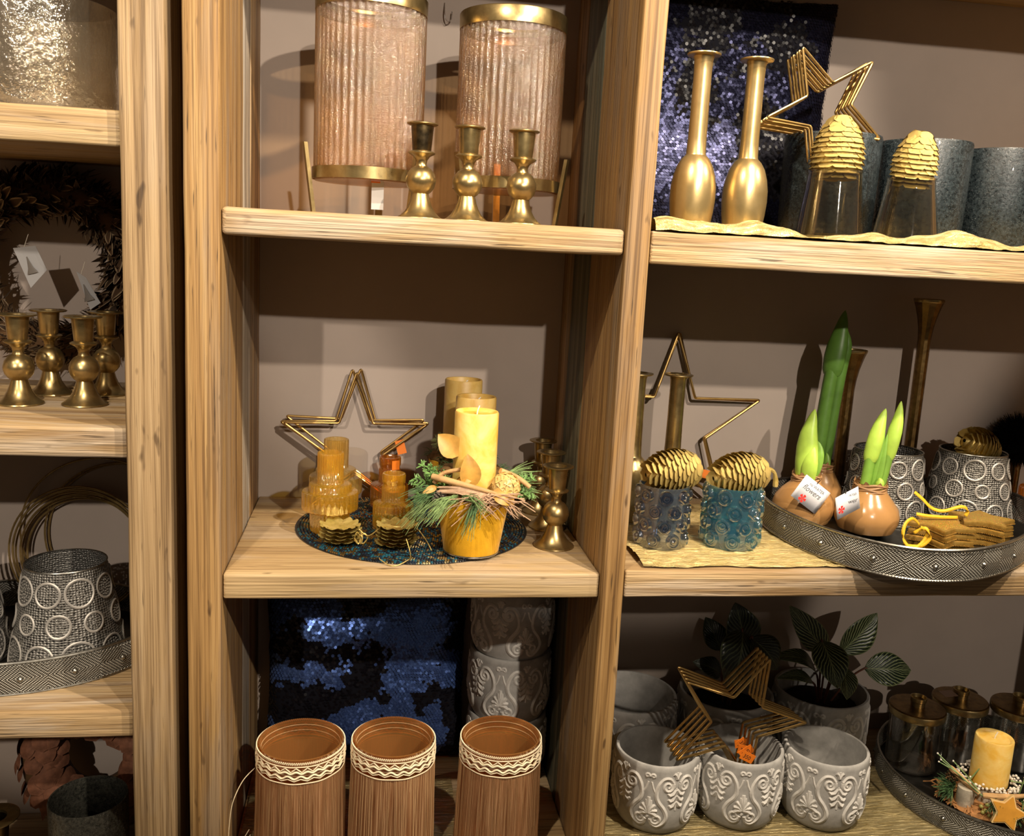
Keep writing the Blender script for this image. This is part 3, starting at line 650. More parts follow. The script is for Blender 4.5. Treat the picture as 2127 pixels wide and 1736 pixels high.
# ------------------------------------------------------------------ ornate cement pots
CEMENT = plain('cement_grey', (.44, .43, .415), .85, .25, .22, 35, .25, 160); RELIEF = plain('cement_relief', (.68, .66, .63), .85, .25, .18, 50, .2, 200)
def spiral(cx, cy, r0, a0, turns, dirn, n=14):
    return [(cx+r0*(1-.78*i/n)*math.cos(a0+dirn*turns*2*PI*i/n), cy+r0*(1-.78*i/n)*math.sin(a0+dirn*turns*2*PI*i/n)) for i in range(n+1)]
def pot_meshes(rt_, rb, h, ncell=5):
    def rad_at(z):
        q = z/h; return lerp(rb, rt_, min(1, q/.30)**.62) if q < .30 else rt_*(1+.012*math.sin(PI*(q-.3)/.7))
    prof = [(.001, 0), (rb*.96, 0), (rb, .002)]+[(rad_at(h*k/14), h*k/14) for k in range(1, 14)]+[(rt_, h-.002), (rt_-.0015, h), (rt_-.006, h), (rt_-.0075, h-.003), (rt_-.010, h*.45), (rb-.008, .012), (.001, .010)]
    body = MB().lathe(prof, 64).mesh('pot_body', CEMENT)
    m = MB(); cw = 2*PI/ncell; lo, hi = .17*h, .95*h
    def S(pts, r, a0, mir, dense=True):
        out = []; nr = []
        for (u, v) in pts:
            a = a0+cw*(u*(-1 if mir else 1)); z = lo+(hi-lo)*v; q = rad_at(z)-.0003
            out.append((q*math.cos(a), q*math.sin(a), z)); nr.append((math.cos(a), math.sin(a), 0))
        m.tube(out, r, 5, nrm=nr, flat=.75)
    for c in range(ncell):
        a0 = c*cw
        for mir in (0, 1):
            low = spiral(.150, .135, .105, PI*1.0, 1.35, 1, 16); low.reverse()
            mid = [(.05, .13), (.08, .03), (.18, -.01), (.30, .07), (.335, .20), (.27, .34), (.17, .46), (.13, .58), (.16, .74), (.25, .86), (.36, .87), (.43, .79)]
            up_ = spiral(.335, .735, .105, .45, 1.35, -1, 16)
            band = [tuple(p)[:2] for p in catmull([(x, y, 0) for x, y in mid], 3)]
            S(band, lambda t: .0044*(1.0-.2*abs(2*t-1)), a0, mir)
            S(low, lambda t: .0040*(.6+.4*t), a0, mir); S(up_, lambda t: .0040*(1-.35*t), a0, mir)
            for k in range(4):   # palmette petals at the foot
                g_ = rad(82-k*27); l = .26-.025*k; S([(.006, .24), (.006+.5*l*math.cos(g_)*.8, .24+.55*l*math.sin(g_)), (.006+l*math.cos(g_)*.85, .24+l*math.sin(g_)*.92-.02*k)], lambda t: .0056*(.35+math.sin(PI*min(1, t*.8+.1))*.7), a0, mir)
            for k in range(3):   # drooping fronds between the upper scrolls
                x0 = .492; y0 = .67-.105*k; S([(x0, y0), (x0-.05, y0-.075), (x0-.115+.012*k, y0-.095), (x0-.165+.02*k, y0-.060)], lambda t: .0050*(.4+math.sin(PI*min(1, t*.8+.15))*.6), a0, mir)
            S([(.5, .86), (.47, .93), (.43, .955)], .0038, a0, mir); S(spiral(.055, .90, .045, 3.3, 1.0, -1, 10), .0028, a0, mir)
            S([(.03, .80), (.06, .70), (.10, .62)], .0020, a0, mir)
        S([(0, .24), (0, .40), (0, .53)], lambda t: .0058*(.4+.7*math.sin(PI*min(1, t*.8+.1))), a0, 0)
        S([(.5, .86), (.5, .98)], .0028, a0, 0); S([(.5, .70), (.5, .45), (.5, .30)], .0020, a0, 0)
        S([(0, .19), (-.01, .16), (.01, .16)], .0030, a0, 0)
    return body, m.mesh('pot_relief', RELIEF)
POT_S = pot_meshes(.080, .066, .143); POT_L = pot_meshes(.099, .082, .160)
def ornate_pot(label, loc, ms, rz, group='ornate cement pots', s=1):
    t = thing('ornate_pot', label, 'pot', loc, (0, 0, rz), group); t.scale = (s, s, s)
    link('pot_body', ms[0], t); stuff(link('scroll_relief', ms[1], t)); return t
fz = RBOT+.004
ornate_pot('small grey scroll-relief pot, front left, next to the upright', (.778, .165, fz), POT_S, .5)
ornate_pot('small grey scroll-relief pot in the front middle with wire stars dipping in', (.945, .163, fz), POT_S, rad(-105))
ornate_pot('small grey scroll-relief pot, front right, standing empty', (1.113, .148, fz), POT_S, rad(-62))
ornate_pot('large dark empty scroll pot half hidden by the upright', (.772, .352, fz), POT_L, .3)
ornate_pot('large scroll pot behind the middle front pot, holding the darker plant', (.985, .352, fz), POT_L, rad(-98))
ornate_pot('large scroll pot at the back right holding the striped plant', (1.203, .352, fz), POT_L, rad(-118))
ornate_pot('topmost grey pot in the stack beside the blue cushion', (.5135, .345, MBOT+.2655), POT_S, rad(-80), s=1.02)
ornate_pot('middle grey pot in the stack beside the blue cushion', (.5125, .345, MBOT+.1335), POT_S, rad(-110), s=1.02)
ornate_pot('bottom grey pot in the stack beside the blue cushion', (.5125, .345, MBOT), POT_S, rad(-60), s=1.0)

# ------------------------------------------------------------------ fringed amber vases
def fringe_mat():
    m, nt, b = new_mat('thread_fringe'); out = nt.nodes['Material Output']
    uv = mapping(nt, uvco(nt), (330, 6, 1)); n = tex_noise(nt, uv, 1, 3, .7)
    b.inputs['Roughness'].default_value = .38
    L(nt, ramp(nt, n, [(.32, (.20, .085, .03)), (.55, (.46, .25, .12)), (.75, (.75, .52, .31))]), b.inputs['Base Color'])
    tr = N(nt, 'ShaderNodeBsdfTransparent'); tr.inputs[0].default_value = (.9, .55, .25, 1)
    mx = N(nt, 'ShaderNodeMixShader'); f = ramp(nt, n, [(.3, (.45, .45, .45)), (.7, (.86, .86, .86))])
    L(nt, f, mx.inputs[0]); L(nt, tr.outputs[0], mx.inputs[1]); L(nt, b.outputs[0], mx.inputs[2]); L(nt, mx.outputs[0], out.inputs[0])
    bump(nt, b, n, .5, .001); return m
FRINGE = fringe_mat(); THREAD = plain('thread', (.55, .34, .17), .4, .6); LACE = plain('cream_lace', (.80, .68, .47), .6, .5, .1, 100, .3, 500)
VGLASS = glass_thin('vase_amber_glass', (.78, .42, .13), .10, .06, 60, .05, None, .18)
def fringe_vase(label, loc, seed, rt_, h):
    rr = random.Random(seed); t = thing('fringed_vase', label, 'vase', loc, (0, 0, seed), 'fringed amber vases')
    MB().lathe([(.001, .002), (.050, .002), (.056, .006), (rt_-.0035, h-.004), (rt_-.002, h), (rt_-.004, h+.0008), (rt_-.0055, h-.003), (.054, .010), (.001, .008)], 64).build('glass', VGLASS, t)
    ph = [rr.uniform(0, 6) for _ in range(6)]
    f = lambda a, i, r, z: r+(.0012*math.sin(9*a+ph[0])+.0009*math.sin(23*a+ph[1])+.0007*math.sin(41*a+ph[2]))*(1-z/h)*1.6
    MB().lathe([(lerp(rt_+.003, rt_, k/7)+.0006, lerp(.002, h-.040, k/7)) for k in range(8)], 160, f).build('fringe_skirt', FRINGE, t, ang=180)
    m = MB()
    for k in range(170):
        a = rr.uniform(0, 2*PI); z1 = h-.042; zb = rr.choice((.004, .02, .05, .08))*rr.random(); da = rr.uniform(-.06, .06)
        pts = [((rt_+.0016+.003*(1-q))*math.cos(a+da*q*q), (rt_+.0016+.003*(1-q))*math.sin(a+da*q*q), lerp(zb, z1, q)) for q in (1, .66, .33, 0)]
        m.tube(pts, .00032, 3, caps=False)
    stuff(m.build('loose_threads', THREAD, t))
    n = 130; m = MB()      # corded rim
    for k in range(n):
        a = 2*PI*k/n; m.tube([((rt_+.0008)*math.cos(a+d), (rt_+.0008)*math.sin(a+d), h-.004+e) for d, e in ((-.02, -.0016), (.02, .0016))], .0012, 5)
    m.build('corded_rim', LACE, t)
    def wave(z, amp, cyc, r, ex=.0016, tri=False, ph_=0):
        pts = []; nn = cyc*8
        for k in range(nn):
            a = 2*PI*k/nn; s_ = math.sin(cyc*a+ph_); s_ = (2/PI)*math.asin(s_) if tri else s_
            pts.append(((rt_+ex)*math.cos(a), (rt_+ex)*math.sin(a), z+amp*s_))
        return MB().tube(pts, r, 5, closed=True)
    for q in (.010, .020, .029): MB().tube([((rt_-.0062)*math.cos(a), (rt_-.0062)*math.sin(a), h-q) for a in [2*PI*j/60 for j in range(60)]], .0007, 5, closed=True).build('inner_band', THREAD, t)
    wave(h-.0095, .0002, 12, .0010).build('upper_cord', LACE, t)
    wave(h-.0150, .0036, 26, .0012, tri=True).build('zigzag_lace', LACE, t)
    wave(h-.0200, .0016, 26, .0021, .0012).build('lace_band', LACE, t)
    wave(h-.0285, .0026, 22, .0020, .0012).build('scalloped_band', LACE, t)
    wave(h-.0330, .0020, 22, .0010, .0014, True).build('picot_edge', LACE, t)
    wave(h-.0395, .0004, 10, .0010).build('lower_cord', LACE, t)
    return t
fringe_vase('fringed amber vase with cream lace rim, leftmost of three', (.1160, .105, MBOT), 1, .0735, .2185)
fringe_vase('fringed amber vase with cream lace rim, in the middle of three', (.2745, .105, MBOT), 2, .0715, .219)
fringe_vase('fringed amber vase with cream lace rim, rightmost, set apart', (.4645, .105, MBOT), 3, .0710, .2165)
def thread_curl(label, pts): return tag(MB().tube(catmull(pts, 8), .0007, 5).build('loose_thread', LACE), label, 'thread', 'stray threads by the left vase')
thread_curl('long stray thread curling from the left fringed vase', [(.040, .09, -.33), (.022, .075, -.345), (.008, .06, -.375), (.004, .05, -.41), (.003, .045, -.44)])
thread_curl('stray thread sweeping low beside the left fringed vase, upper one', [(.030, .10, -.452), (.020, .085, -.462), (.008, .07, -.462), (.003, .06, -.455)])
thread_curl('stray thread sweeping low beside the left fringed vase, lower one', [(.032, .10, -.462), (.022, .08, -.478), (.010, .06, -.486), (.003, .05, -.488)])

# ------------------------------------------------------------------ crumpled gold cloth
def gold_cloth_mat(name, a, b_, axis_scale):
    m, nt, b = new_mat(name); co = objco(nt); n = tex_noise(nt, mapping(nt, co, axis_scale), 1, 5, .65, 1.2)
    L(nt, ramp(nt, n, [(.3, a), (.7, b_)]), b.inputs['Base Color']); b.inputs['Metallic'].default_value = .55; b.inputs['Roughness'].default_value = .27
    bump(nt, b, n, 1.0, .012); return m
GCLOTH = gold_cloth_mat('gold_lame', (.66, .47, .15), (.98, .80, .40), (30, 120, 60)); GCLOTH2 = gold_cloth_mat('gold_lame_fine', (.50, .36, .13), (.92, .78, .44), (22, 190, 60))
def cloth(label, x0, x1, y0, y1, z, fold, mat, seed, edge=None, nu=90, nv=26):
    def fn(u, v):
        x = lerp(x0, x1, u); y = lerp(y0, y1, v)
        f = edge(u) if edge else 0
        q = max(0, 1-v/.28)
        zz = z+.0016+fold*.35*(.5+.5*noise.noise(Vector((x*11+seed, y*9, 0))))+f*math.sin(PI*min(1, v/.34)**.7)+.0012*(.5+.5*noise.noise(Vector((x*40, y*40, seed))))+.0016*(1-2.2*abs(noise.noise(Vector((x*28+y*22, y*75-x*14, seed+.5)))))
        yy = y-.004*math.sin(x*37+seed)*(1-v)
        return (x, max(yy, y0-.003), zz)
    return tag(MB().grid(fn, nu, nv).build('gold_cloth', mat, ang=180), label, 'cloth', 'crinkled gold cloths')
cloth('crinkled gold cloth bunched along the upper right shelf edge', .645, 1.74, .004, .16, RT, .001, GCLOTH, 2, lambda u: .013+.007*math.sin(u*17)+.005*math.sin(u*41+1)+.002*math.sin(u*97), 300, 44)
cloth('crinkled gold cloth under the two blue knobbed glasses', .672, 1.06, .012, .40, RM, .002, GCLOTH, 6, lambda u: .001+(.006 if u < .06 else 0), 130, 110)
cloth('crinkled gold cloth spread under the ornate grey pots', .646, 1.78, .010, .30, RBOT, .0010, GCLOTH2, 9, None, 220, 80)
cloth('piece of gold cloth between the fringed vases', .008, .40, .09, .33, MBOT, .0006, GCLOTH2, 14, None, 90, 60)

# ------------------------------------------------------------------ brass bottle vases
def bottle(label, loc, mat=BRASS_BR, s=1.0):
    t = thing('bottle_vase', label, 'vase', loc, (0, 0, R.uniform(0, 6)), 'brass bottle vases')
    MB().lathe([(.001, .001), (.026, .0), (.0295, .002), (.0325, .015), (.0355, .035), (.0372, .056), (.0368, .074), (.0340, .092), (.0290, .108), (.0225, .119), (.0170, .1245)], 48).build('body', mat, t)
    MB().lathe([(.0168, .1243), (.0160, .127), (.0152, .15), (.0146, .20), (.0145, .255), (.0152, .272), (.0172, .2785)], 40).build('neck', mat, t)
    MB().lathe([(.0165, .2780), (.0262, .2795), (.0272, .281), (.0270, .2825), (.0180, .2832), (.0145, .2815), (.0135, .24), (.001, .24)], 48).build('lip', mat, t)
    t.scale = (s, s, s); return t
bottle('brass bottle vase, left of two on the gold cloth', (.7305, .095, RT+.0035), s=.99)
bottle('brass bottle vase, right of two on the gold cloth', (.8195, .095, RT+.0035), s=.985)
bottle('dim brass bottle vase half hidden by the upright, behind the blue glass', (.720, .285, RM+.003), BRASS, 1.02)
bottle('dim brass bottle vase between the two blue glasses, at the back', (.7985, .285, RM+.003), BRASS, 1.02)

# ------------------------------------------------------------------ dark crackle vases, clear flared glasses and gold cones (upper right shelf)
def crackle(name, a, b_, spark, rough=.26, bst=.6):
    m, nt, b = new_mat(name); co = objco(nt); n = tex_noise(nt, co, 170, 4, .7); v = N(nt, 'ShaderNodeTexVoronoi'); v.inputs['Scale'].default_value = 330; L(nt, co, v.inputs['Vector'])
    c = ramp(nt, n, [(.35, a), (.65, b_)]); f = ramp(nt, v.outputs['Distance'], [(.10, (1, 1, 1)), (.22, (0, 0, 0))])
    L(nt, mixc(nt, math_(nt, 'MULTIPLY', f, .5), c, spark), b.inputs['Base Color']); b.inputs['Roughness'].default_value = rough; b.inputs['Coat Weight'].default_value = .15
    bump(nt, b, math_(nt, 'ADD', n, f), bst, .0018); return m
CRACK_BLUE = crackle('crackle_blue', (.003, .006, .008), (.034, .046, .052), (.22, .25, .26)); CRACK_GREY = crackle('crackle_grey', (.022, .022, .019), (.09, .087, .07), (.6, .6, .54), .14, 1.0)
def crackle_vase(label, loc, r, h, mat, group='dark crackle vases', tilt=(0, 0, 0)):
    t = thing('crackle_vase', label, 'vase', loc, tilt, group)
    MB().lathe([(.001, 0), (r*.93, 0), (r*.965, .004), (r*.985, h*.5), (r, h-.004), (r*.985, h), (r*.955, h-.001), (r*.93, h*.5), (r*.90, .012), (.001, .010)], 64).build('glass_body', mat, t, ang=60)
    return t
zc = RT+.0035
crackle_vase('dark blue crackle vase holding the wire stars, left of three', (1.045, .258, zc), .086, .192, CRACK_BLUE)
crackle_vase('dark blue crackle vase in the middle, behind the right cone glass', (1.2215, .250, zc), .084, .191, CRACK_BLUE)
crackle_vase('dark blue crackle vase at the right picture edge', (1.392, .262, zc), .082, .188, CRACK_BLUE)
CLEAR = glass_thin('clear_smoky_glass', (.80, .78, .72), .10, .03, 40, .04)
def flared(label, loc, rb, rt_, h):
    t = thing('flared_glass', label, 'glass vase', loc, (0, 0, 0), 'flared clear glasses')
    MB().lathe([(.001, 0), (rb-.002, 0), (rb, .003), (lerp(rb, rt_, .85), h*.8), (rt_, h-.004), (rt_+.0015, h), (rt_-.001, h), (rt_-.003, h-.004), (rb-.005, .007), (.001, .005)], 56).build('glass_body', CLEAR, t)
    MB().lathe([(.001, -.0028), (rb+.002, -.0028), (rb+.003, -.0012), (rb+.002, .0), (.001, .0)], 48).build('gold_saucer', GOLD, t)
    return t
flared('clear flared glass under the taller gold cone', (.9755, .098, RT+.0075), .055, .0435, .110)
flared('clear flared glass under the smaller gold cone', (1.113, .098, RT+.0075), .054, .0385, .107)
SCALE_M = MB().grid(lambda u, v: ((v-.5)*2*(math.sin(PI*(.15+.70*u))**.6), .22*(1-(2*v-1)**2)*(1-u)-.30*u*u+.10*(u > .8), u), 4, 6).mesh('cone_scale', GOLD)
def gold_cone(label, loc, r, h, euler, rows=9, per=11, stem=None, lay=.62, down=False):
    """cone with overlapping woody scales; axis along local z, base at z=0"""
    t = thing('gold_cone', label, 'pine cone', loc, euler, 'gold painted cones'); rr = random.Random(int(h*1e5)+len(label))
    def rz(q): return r*(math.sin(PI*(.20+.77*q))**.62 if q < .97 else .12)
    MB().lathe([(max(.001, rz(k/12)*.80), h*k/12) for k in range(13)], 24, cap0=True).build('core', GOLD, t)
    n = 0
    for i in range(rows):
        q = .02+.93*i/(rows-1); cnt = max(4, round(per*rz(q)/r))
        for k in range(cnt):
            a = 2*PI*(k+.5*(i % 2)+rr.uniform(-.12, .12))/cnt; ra = rz(q)*.90; s = link('scale', SCALE_M, t); n += 1
            out = Vector((math.cos(a), math.sin(a), 0)); tz = (Vector((0, 0, -.62))+out*.70).normalized() if down else (Vector((0, 0, 1))*(1-lay)+out*lay*.55+Vector((0, 0, .25))).normalized(); tx = Vector((-math.sin(a), math.cos(a), 0)); ny = tz.cross(tx)
            if ny.dot(out) < 0: ny = -ny
            wd = PI*max(ra, r*.25)/cnt*1.30; ln_ = h/rows*2.0*rr.uniform(.9, 1.12)
            Mx = Matrix((tx*wd, ny*ln_*.5, tz*ln_)).transposed().to_4x4(); Mx.translation = out*ra*(.72 if down else .94)+Vector((0, 0, h*q+(ln_*.45 if down else -ln_*.35))); s.matrix_local = Mx
    if stem: MB().tube(catmull(stem, 6), lambda q: .0042*(1+.25*math.sin(9*q)), 8).build('stem', GOLD, t)
    return t
gold_cone('upright gold cone on the left clear glass, the taller one', (.9755, .098, RT+.107), .0510, .096, (0, 0, 0), 12, 14, down=True)
gold_cone('upright gold cone on the right clear glass, with a broken scale', (1.1115, .098, RT+.104), .0430, .084, (rad(6), rad(-8), 1.0), 11, 13, down=True)
# nested wire stars dipping into the first crackle vase
for k in range(6):
    wire_star('gold wire star %s in the nested row above the dark blue vases' % ['frontmost', 'second', 'third', 'fourth', 'fifth', 'rearmost'][k], (.9925+.0012*k, .185+.0135*k, .832-.001*k), .113, rad(180-6+(1 if k % 2 else 0)), (rad(-2), 0, 0), 'nested wire stars on the upper right shelf', .0025)
for k in range(5):
    wire_star('gold wire star %s in the nested row standing in the grey pot' % ['frontmost', 'second', 'third', 'fourth', 'rearmost'][k], (.913, .118+.0160*k, -.283-.001*k), .1375, rad(52-.5*k), (rad(3), 0, 0), 'nested wire stars over the grey pots', .0026, (.026+.003*k, -.004-.0015*k, -.072+.004*(k % 2), [.5, -.6, .2, .9, -.2][k]), '350')
# ------------------------------------------------------------------ blue knobbed glasses (right middle shelf)
BLUE_A = glass_thin('smoky_blue_glass', (.66, .76, .88), .16, .04, 50, .1, None, .03); BLUE_B = glass_thin('turquoise_glass', (.25, .66, .82), .14, .04, 50, .1, None, .06)
KNOB_A = glass_thin('smoky_blue_knob', (.45, .56, .76), .25, .03, 50, .0, None, .0); KNOB_B = glass_thin('turquoise_knob', (.35, .70, .84), .25, .03, 50, .0, None, .03)
def knob_glass(label, loc, r, h, mat, kmat, a0):
    t = thing('knobbed_glass', label, 'glass', loc, (0, 0, a0), 'blue knobbed glasses')
    MB().lathe([(.001, 0), (r*.95, 0), (r*.99, .003), (r*.98, h*.3), (r, h-.003), (r*.985, h), (r*.93, h), (r*.92, h-.004), (r*.90, .014), (.001, .012)], 56).build('glass_body', mat, t)
    s = .0112*r/.05
    km = MB().lathe([(.001, .0060), (.0035, .0058), (.0052, .0040), (.0058, .0024), (.0070, .0024), (.0086, .0046), (.0102, .0042), (.0116, .0015), (.0120, -.0015)], 20).mesh('knob', kmat)
    for j in range(4):
        for k in range(8):
            a = 2*PI*(k+.5*(j % 2))/8; z = h*(.15+.235*j); o = link('knob', km, t, (r*.985*math.cos(a), r*.985*math.sin(a), z))
            o.rotation_euler = (0, PI/2, a); o.scale = (1.22*r/.047, 1.16*r/.047, 1.25)
    return t
knob_glass('smoky blue knobbed glass next to the upright, holding a gold cone', (.737, .134, RM+.0045), .0445, .110, BLUE_A, KNOB_A, .2)
knob_glass('turquoise knobbed glass holding a gold cone with a stem', (.868, .136, RM+.0045), .0495, .110, BLUE_B, KNOB_B, .5)
gold_cone('gold cone lying in the smoky blue glass', (.795, .150, RM+.140), .0375, .094, (0, rad(-97), rad(8)), 12, 12, lay=.75)
gold_cone('gold cone with curled stem lying in the turquoise glass', (.922, .150, RM+.136), .0380, .096, (0, rad(-97), rad(8)), 12, 12, [(0, 0, .005), (.002, 0, -.012), (-.004, 0, -.026), (-.020, .002, -.031), (-.034, .002, -.030)], .75)

# ------------------------------------------------------------------ pierced metal trays
def pierced(name, a, b_, kind):
    """dark metal sheet; kind 'diamond' = nested diamonds of dots, 'lace' = fine dotted mesh"""
    m, nt, b = new_mat(name); uv = uvco(nt); b.inputs['Metallic'].default_value = .6; b.inputs['Roughness'].default_value = .45
    sx = N(nt, 'ShaderNodeSeparateXYZ'); L(nt, uv, sx.inputs[0])
    if kind == 'diamond':
        u = math_(nt, 'MULTIPLY', sx.outputs[0], 18); fu = math_(nt, 'ABSOLUTE', math_(nt, 'SUBTRACT', math_(nt, 'FRACT', u), .5))
        v = math_(nt, 'ABSOLUTE', math_(nt, 'SUBTRACT', math_(nt, 'MULTIPLY', sx.outputs[1], 1.0), .5))
        d = math_(nt, 'ADD', math_(nt, 'MULTIPLY', fu, 2.0), math_(nt, 'MULTIPLY', v, 1.5))
        rings = math_(nt, 'SINE', math_(nt, 'MULTIPLY', d, 42)); dots = math_(nt, 'SINE', math_(nt, 'MULTIPLY', math_(nt, 'SUBTRACT', math_(nt, 'MULTIPLY', fu, 2.0), math_(nt, 'MULTIPLY', v, 1.5)), 62))
        h = math_(nt, 'ADD', rings, math_(nt, 'MULTIPLY', dots, 1.0))
    else:
        v = N(nt, 'ShaderNodeTexVoronoi'); v.inputs['Scale'].default_value = 1; v.inputs['Randomness'].default_value = .35; L(nt, mapping(nt, uv, (92, 250, 1)), v.inputs['Vector'])
        h = math_(nt, 'MULTIPLY_ADD', v.outputs['Distance'], 4.0, -1.6)
    c = ramp(nt, math_(nt, 'MULTIPLY_ADD', h, .3, .5), [(.30, a), (.72, b_)]); L(nt, c, b.inputs['Base Color']); bump(nt, b, h, .7, .0012)
    hole = math_(nt, 'GREATER_THAN', h, -1.6 if kind == 'diamond' else -.95); L(nt, hole, b.inputs['Alpha'])
    return m
TRAYBAND = pierced('tray_band', (.04, .04, .036), (.48, .46, .41), 'diamond'); LACEMETAL = pierced('lace_metal', (.05, .048, .045), (.30, .29, .27), 'lace')
LACERING = metal('lace_ring', (.42, .40, .37), (.55, .52, .48), .5, 80, .1, 0, .5); TRAYBASE = metal('tray_base', (.05, .05, .045), (.11, .105, .10), .4, 20)
def tray(label, loc, outline, hb, nboss=18):
    """outline: closed list of (x,y) relative to loc"""
    t = thing('metal_tray', label, 'tray', loc, (0, 0, 0), 'pierced grey metal trays')
    P = [Vector((x, y, 0)) for x, y in outline]; n = len(P); cen = sum(P, Vector())/n
    vs = []; uv = []; acc = [0]
    for i in range(n): acc.append(acc[-1]+(P[(i+1) % n]-P[i]).length)
    m = MB()
    for j in range(5):
        for i in range(n+1):
            p = P[i % n]; o = (p-cen).normalized()*(.004*math.sin(PI*j/4)); vs.append((p.x+o.x, p.y+o.y, .002+(hb-.002)*j/4)); uv.append((acc[i]/acc[-1], j/4))
    W_ = n+1; m.add(vs, [(j*W_+i, j*W_+i+1, (j+1)*W_+i+1, (j+1)*W_+i) for j in range(4) for i in range(n)], 0, uv); m.build('pierced_band', TRAYBAND, t, ang=180)
    for z, r_, nm in ((.0022, .0022, 'base_wire'), (hb, .0026, 'rim_wire')): MB().tube([p+Vector((0, 0, z)) for p in P], r_, 6, closed=True).build(nm, GUN_L, t)
    m = MB()
    for z in (.006, hb-.0055):      # beaded lines
        for i in range(n*2):
            p = P[(i//2) % n].lerp(P[(i//2+1) % n], .5*(i % 2)); o = (p-cen).normalized()*.0030; m.ball((p.x+o.x, p.y+o.y, z), .0013, 6)
    stuff(m.build('beaded_edges', GUN_L, t))
    MB().prism([(cen.x+(p.x-cen.x)*.992, cen.y+(p.y-cen.y)*.992) for p in P], .001, .004).build('floor_plate', TRAYBASE, t, smooth=False)
    bm_ = MB().lathe([(.0045, 0), (.0036, .0018), (.001, .0036)], 10).mesh('stud', GUN_L)
    for k in range(nboss):
        s_ = (k+.5)/nboss*acc[-1]; i = max(q for q in range(n) if acc[q] <= s_); p = P[i].lerp(P[(i+1) % n], (s_-acc[i])/(acc[i+1]-acc[i])); d = (p-cen).normalized()
        o = link('stud', bm_, t, (p.x+d.x*.004, p.y+d.y*.004, hb*.5)); o.rotation_euler = (0, PI/2, math.atan2(d.y, d.x))
    return t
C1 = (1.25, .19)
out1 = [(.979, .20), (.996, .085), (1.036, .003), (1.090, -.049), (1.150, -.066), (1.226, -.056), (1.318, -.012), (1.405, .055), (1.485, .135), (1.545, .235), (1.558, .33), (1.50, .415), (1.38, .443), (1.20, .440), (1.06, .395), (.995, .30)]
tray('pierced grey metal tray with bulbs and gold stars, jutting over the shelf', (C1[0], C1[1], RM+.0045), [(p.x, p.y) for p in catmull([(x-C1[0], y-C1[1], 0) for x, y in out1], 7, True)], .055)
def circle(r, n=110, sx=1): return [(r*sx*math.cos(2*PI*k/n), r*math.sin(2*PI*k/n)) for k in range(n)]
tray('pierced grey metal tray with patterned shades on the left shelf', (-.400, .260, L3), circle(.194, sx=1.31), .055)
tray('large pierced grey metal tray with lidded jars, bottom right', (1.545, .200, RBOT+.003), circle(.245), .050)

# ------------------------------------------------------------------ pierced lace shades
def shade(label, loc, r0, r1, h, a0):
    t = thing('lace_shade', label, 'lantern', loc, (0, 0, a0), 'pierced lace metal shades')
    MB().lathe([(r0, 0), (r1, h)], 72).build('pierced_cone', LACEMETAL, t, ang=180)
    for z, r_ in ((0.001, r0), (h, r1)): MB().tube([(r_*math.cos(a), r_*math.sin(a), z) for a in [2*PI*k/64 for k in range(64)]], .0014, 6, closed=True).build('edge_wire', GUN_L, t)
    def disc(parent_name, a, z, q):
        pts = []; nr = []
        for k in range(26):
            g_ = 2*PI*k/26; zz = z+q*math.sin(g_); rr_ = lerp(r0, r1, zz/h)+.0014; aa = a+q*math.cos(g_)/rr_
            pts.append((rr_*math.cos(aa), rr_*math.sin(aa), zz)); nr.append((math.cos(aa), math.sin(aa), .3))
        m = MB().tube(pts, .0022, 5, closed=True, nrm=nr, flat=.6)
        for rg in (.72, .48, .24):
            cnt = int(18*rg)+3
            for k in range(cnt):
                g_ = 2*PI*k/cnt; zz = z+q*rg*math.sin(g_); rr_ = lerp(r0, r1, zz/h)+.0004; aa = a+q*rg*math.cos(g_)/rr_; m.ball((rr_*math.cos(aa), rr_*math.sin(aa), zz), .0011, 4)
        m.build('lace_disc', LACERING, t)
    rows = ((.20, .0240, 9, 0), (.51, .0165, 9, .5), (.80, .0205, 9, 0.15))
    for fz_, q, cnt, off in rows:
        for k in range(cnt):
            qq = q*(1 if (k+int(fz_*10)) % 2 else .80)*h/.143*.98 if cnt else q
            disc('', 2*PI*(k+off)/cnt, h*fz_, min(qq, q*1.12))
    return t
TZ = RM+.009
shade('pierced lace metal shade behind the open amaryllis bulb', (1.259, .302, TZ), .0800, .0655, .142, .2)
shade('pierced lace metal shade with a gold cone in its top', (1.451, .308, TZ), .0880, .0640, .142, .6)
shade('large pierced lace metal shade in the left tray', (-.286, .198, L3+.0045), .0950, .0640, .177, .3)
shade('pierced lace metal shade cut by the left picture edge', (-.484, .222, L3+.0045), .0930, .0640, .165, 1.0)
gold_cone('gold cone resting in the top of the right lace shade', (1.492, .315, RM+.149), .0365, .080, (0, rad(-72), rad(15)), 10, 12, lay=.7)

# ------------------------------------------------------------------ amaryllis bulbs
WAXB = plain('waxed_bulb', (.47, .25, .09), .22, .6, .14, 14, .06, 60); BULBSKIN = plain('bulb_skin', (.36, .20, .09), .5, .4, .3, 60, .3, 120)
BUD = plain('bud_light_green', (.42, .62, .09), .4, .4, .18, 25, 0, 200, .2); STEMG = plain('stem_green', (.20, .38, .055), .4, .4, .15, 30, 0, 200, .1); STEMD = plain('stem_dark_green', (.10, .22, .035), .4, .4, .2, 30)
def bud(parent, pts, r, flat, mat, name='bud'):
    pr = [(0, .72), (.12, .92), (.3, 1.0), (.5, .95), (.68, .75), (.84, .45), (.95, .18), (1, .03)]
    def f(t):
        for (a, b), (c, d) in zip(pr, pr[1:]):
            if t <= c: return r*lerp(b, d, (t-a)/(c-a))
        return r*.03
    return MB().tube(catmull(pts, 6), f, 16, flat=flat).build(name, mat, parent)
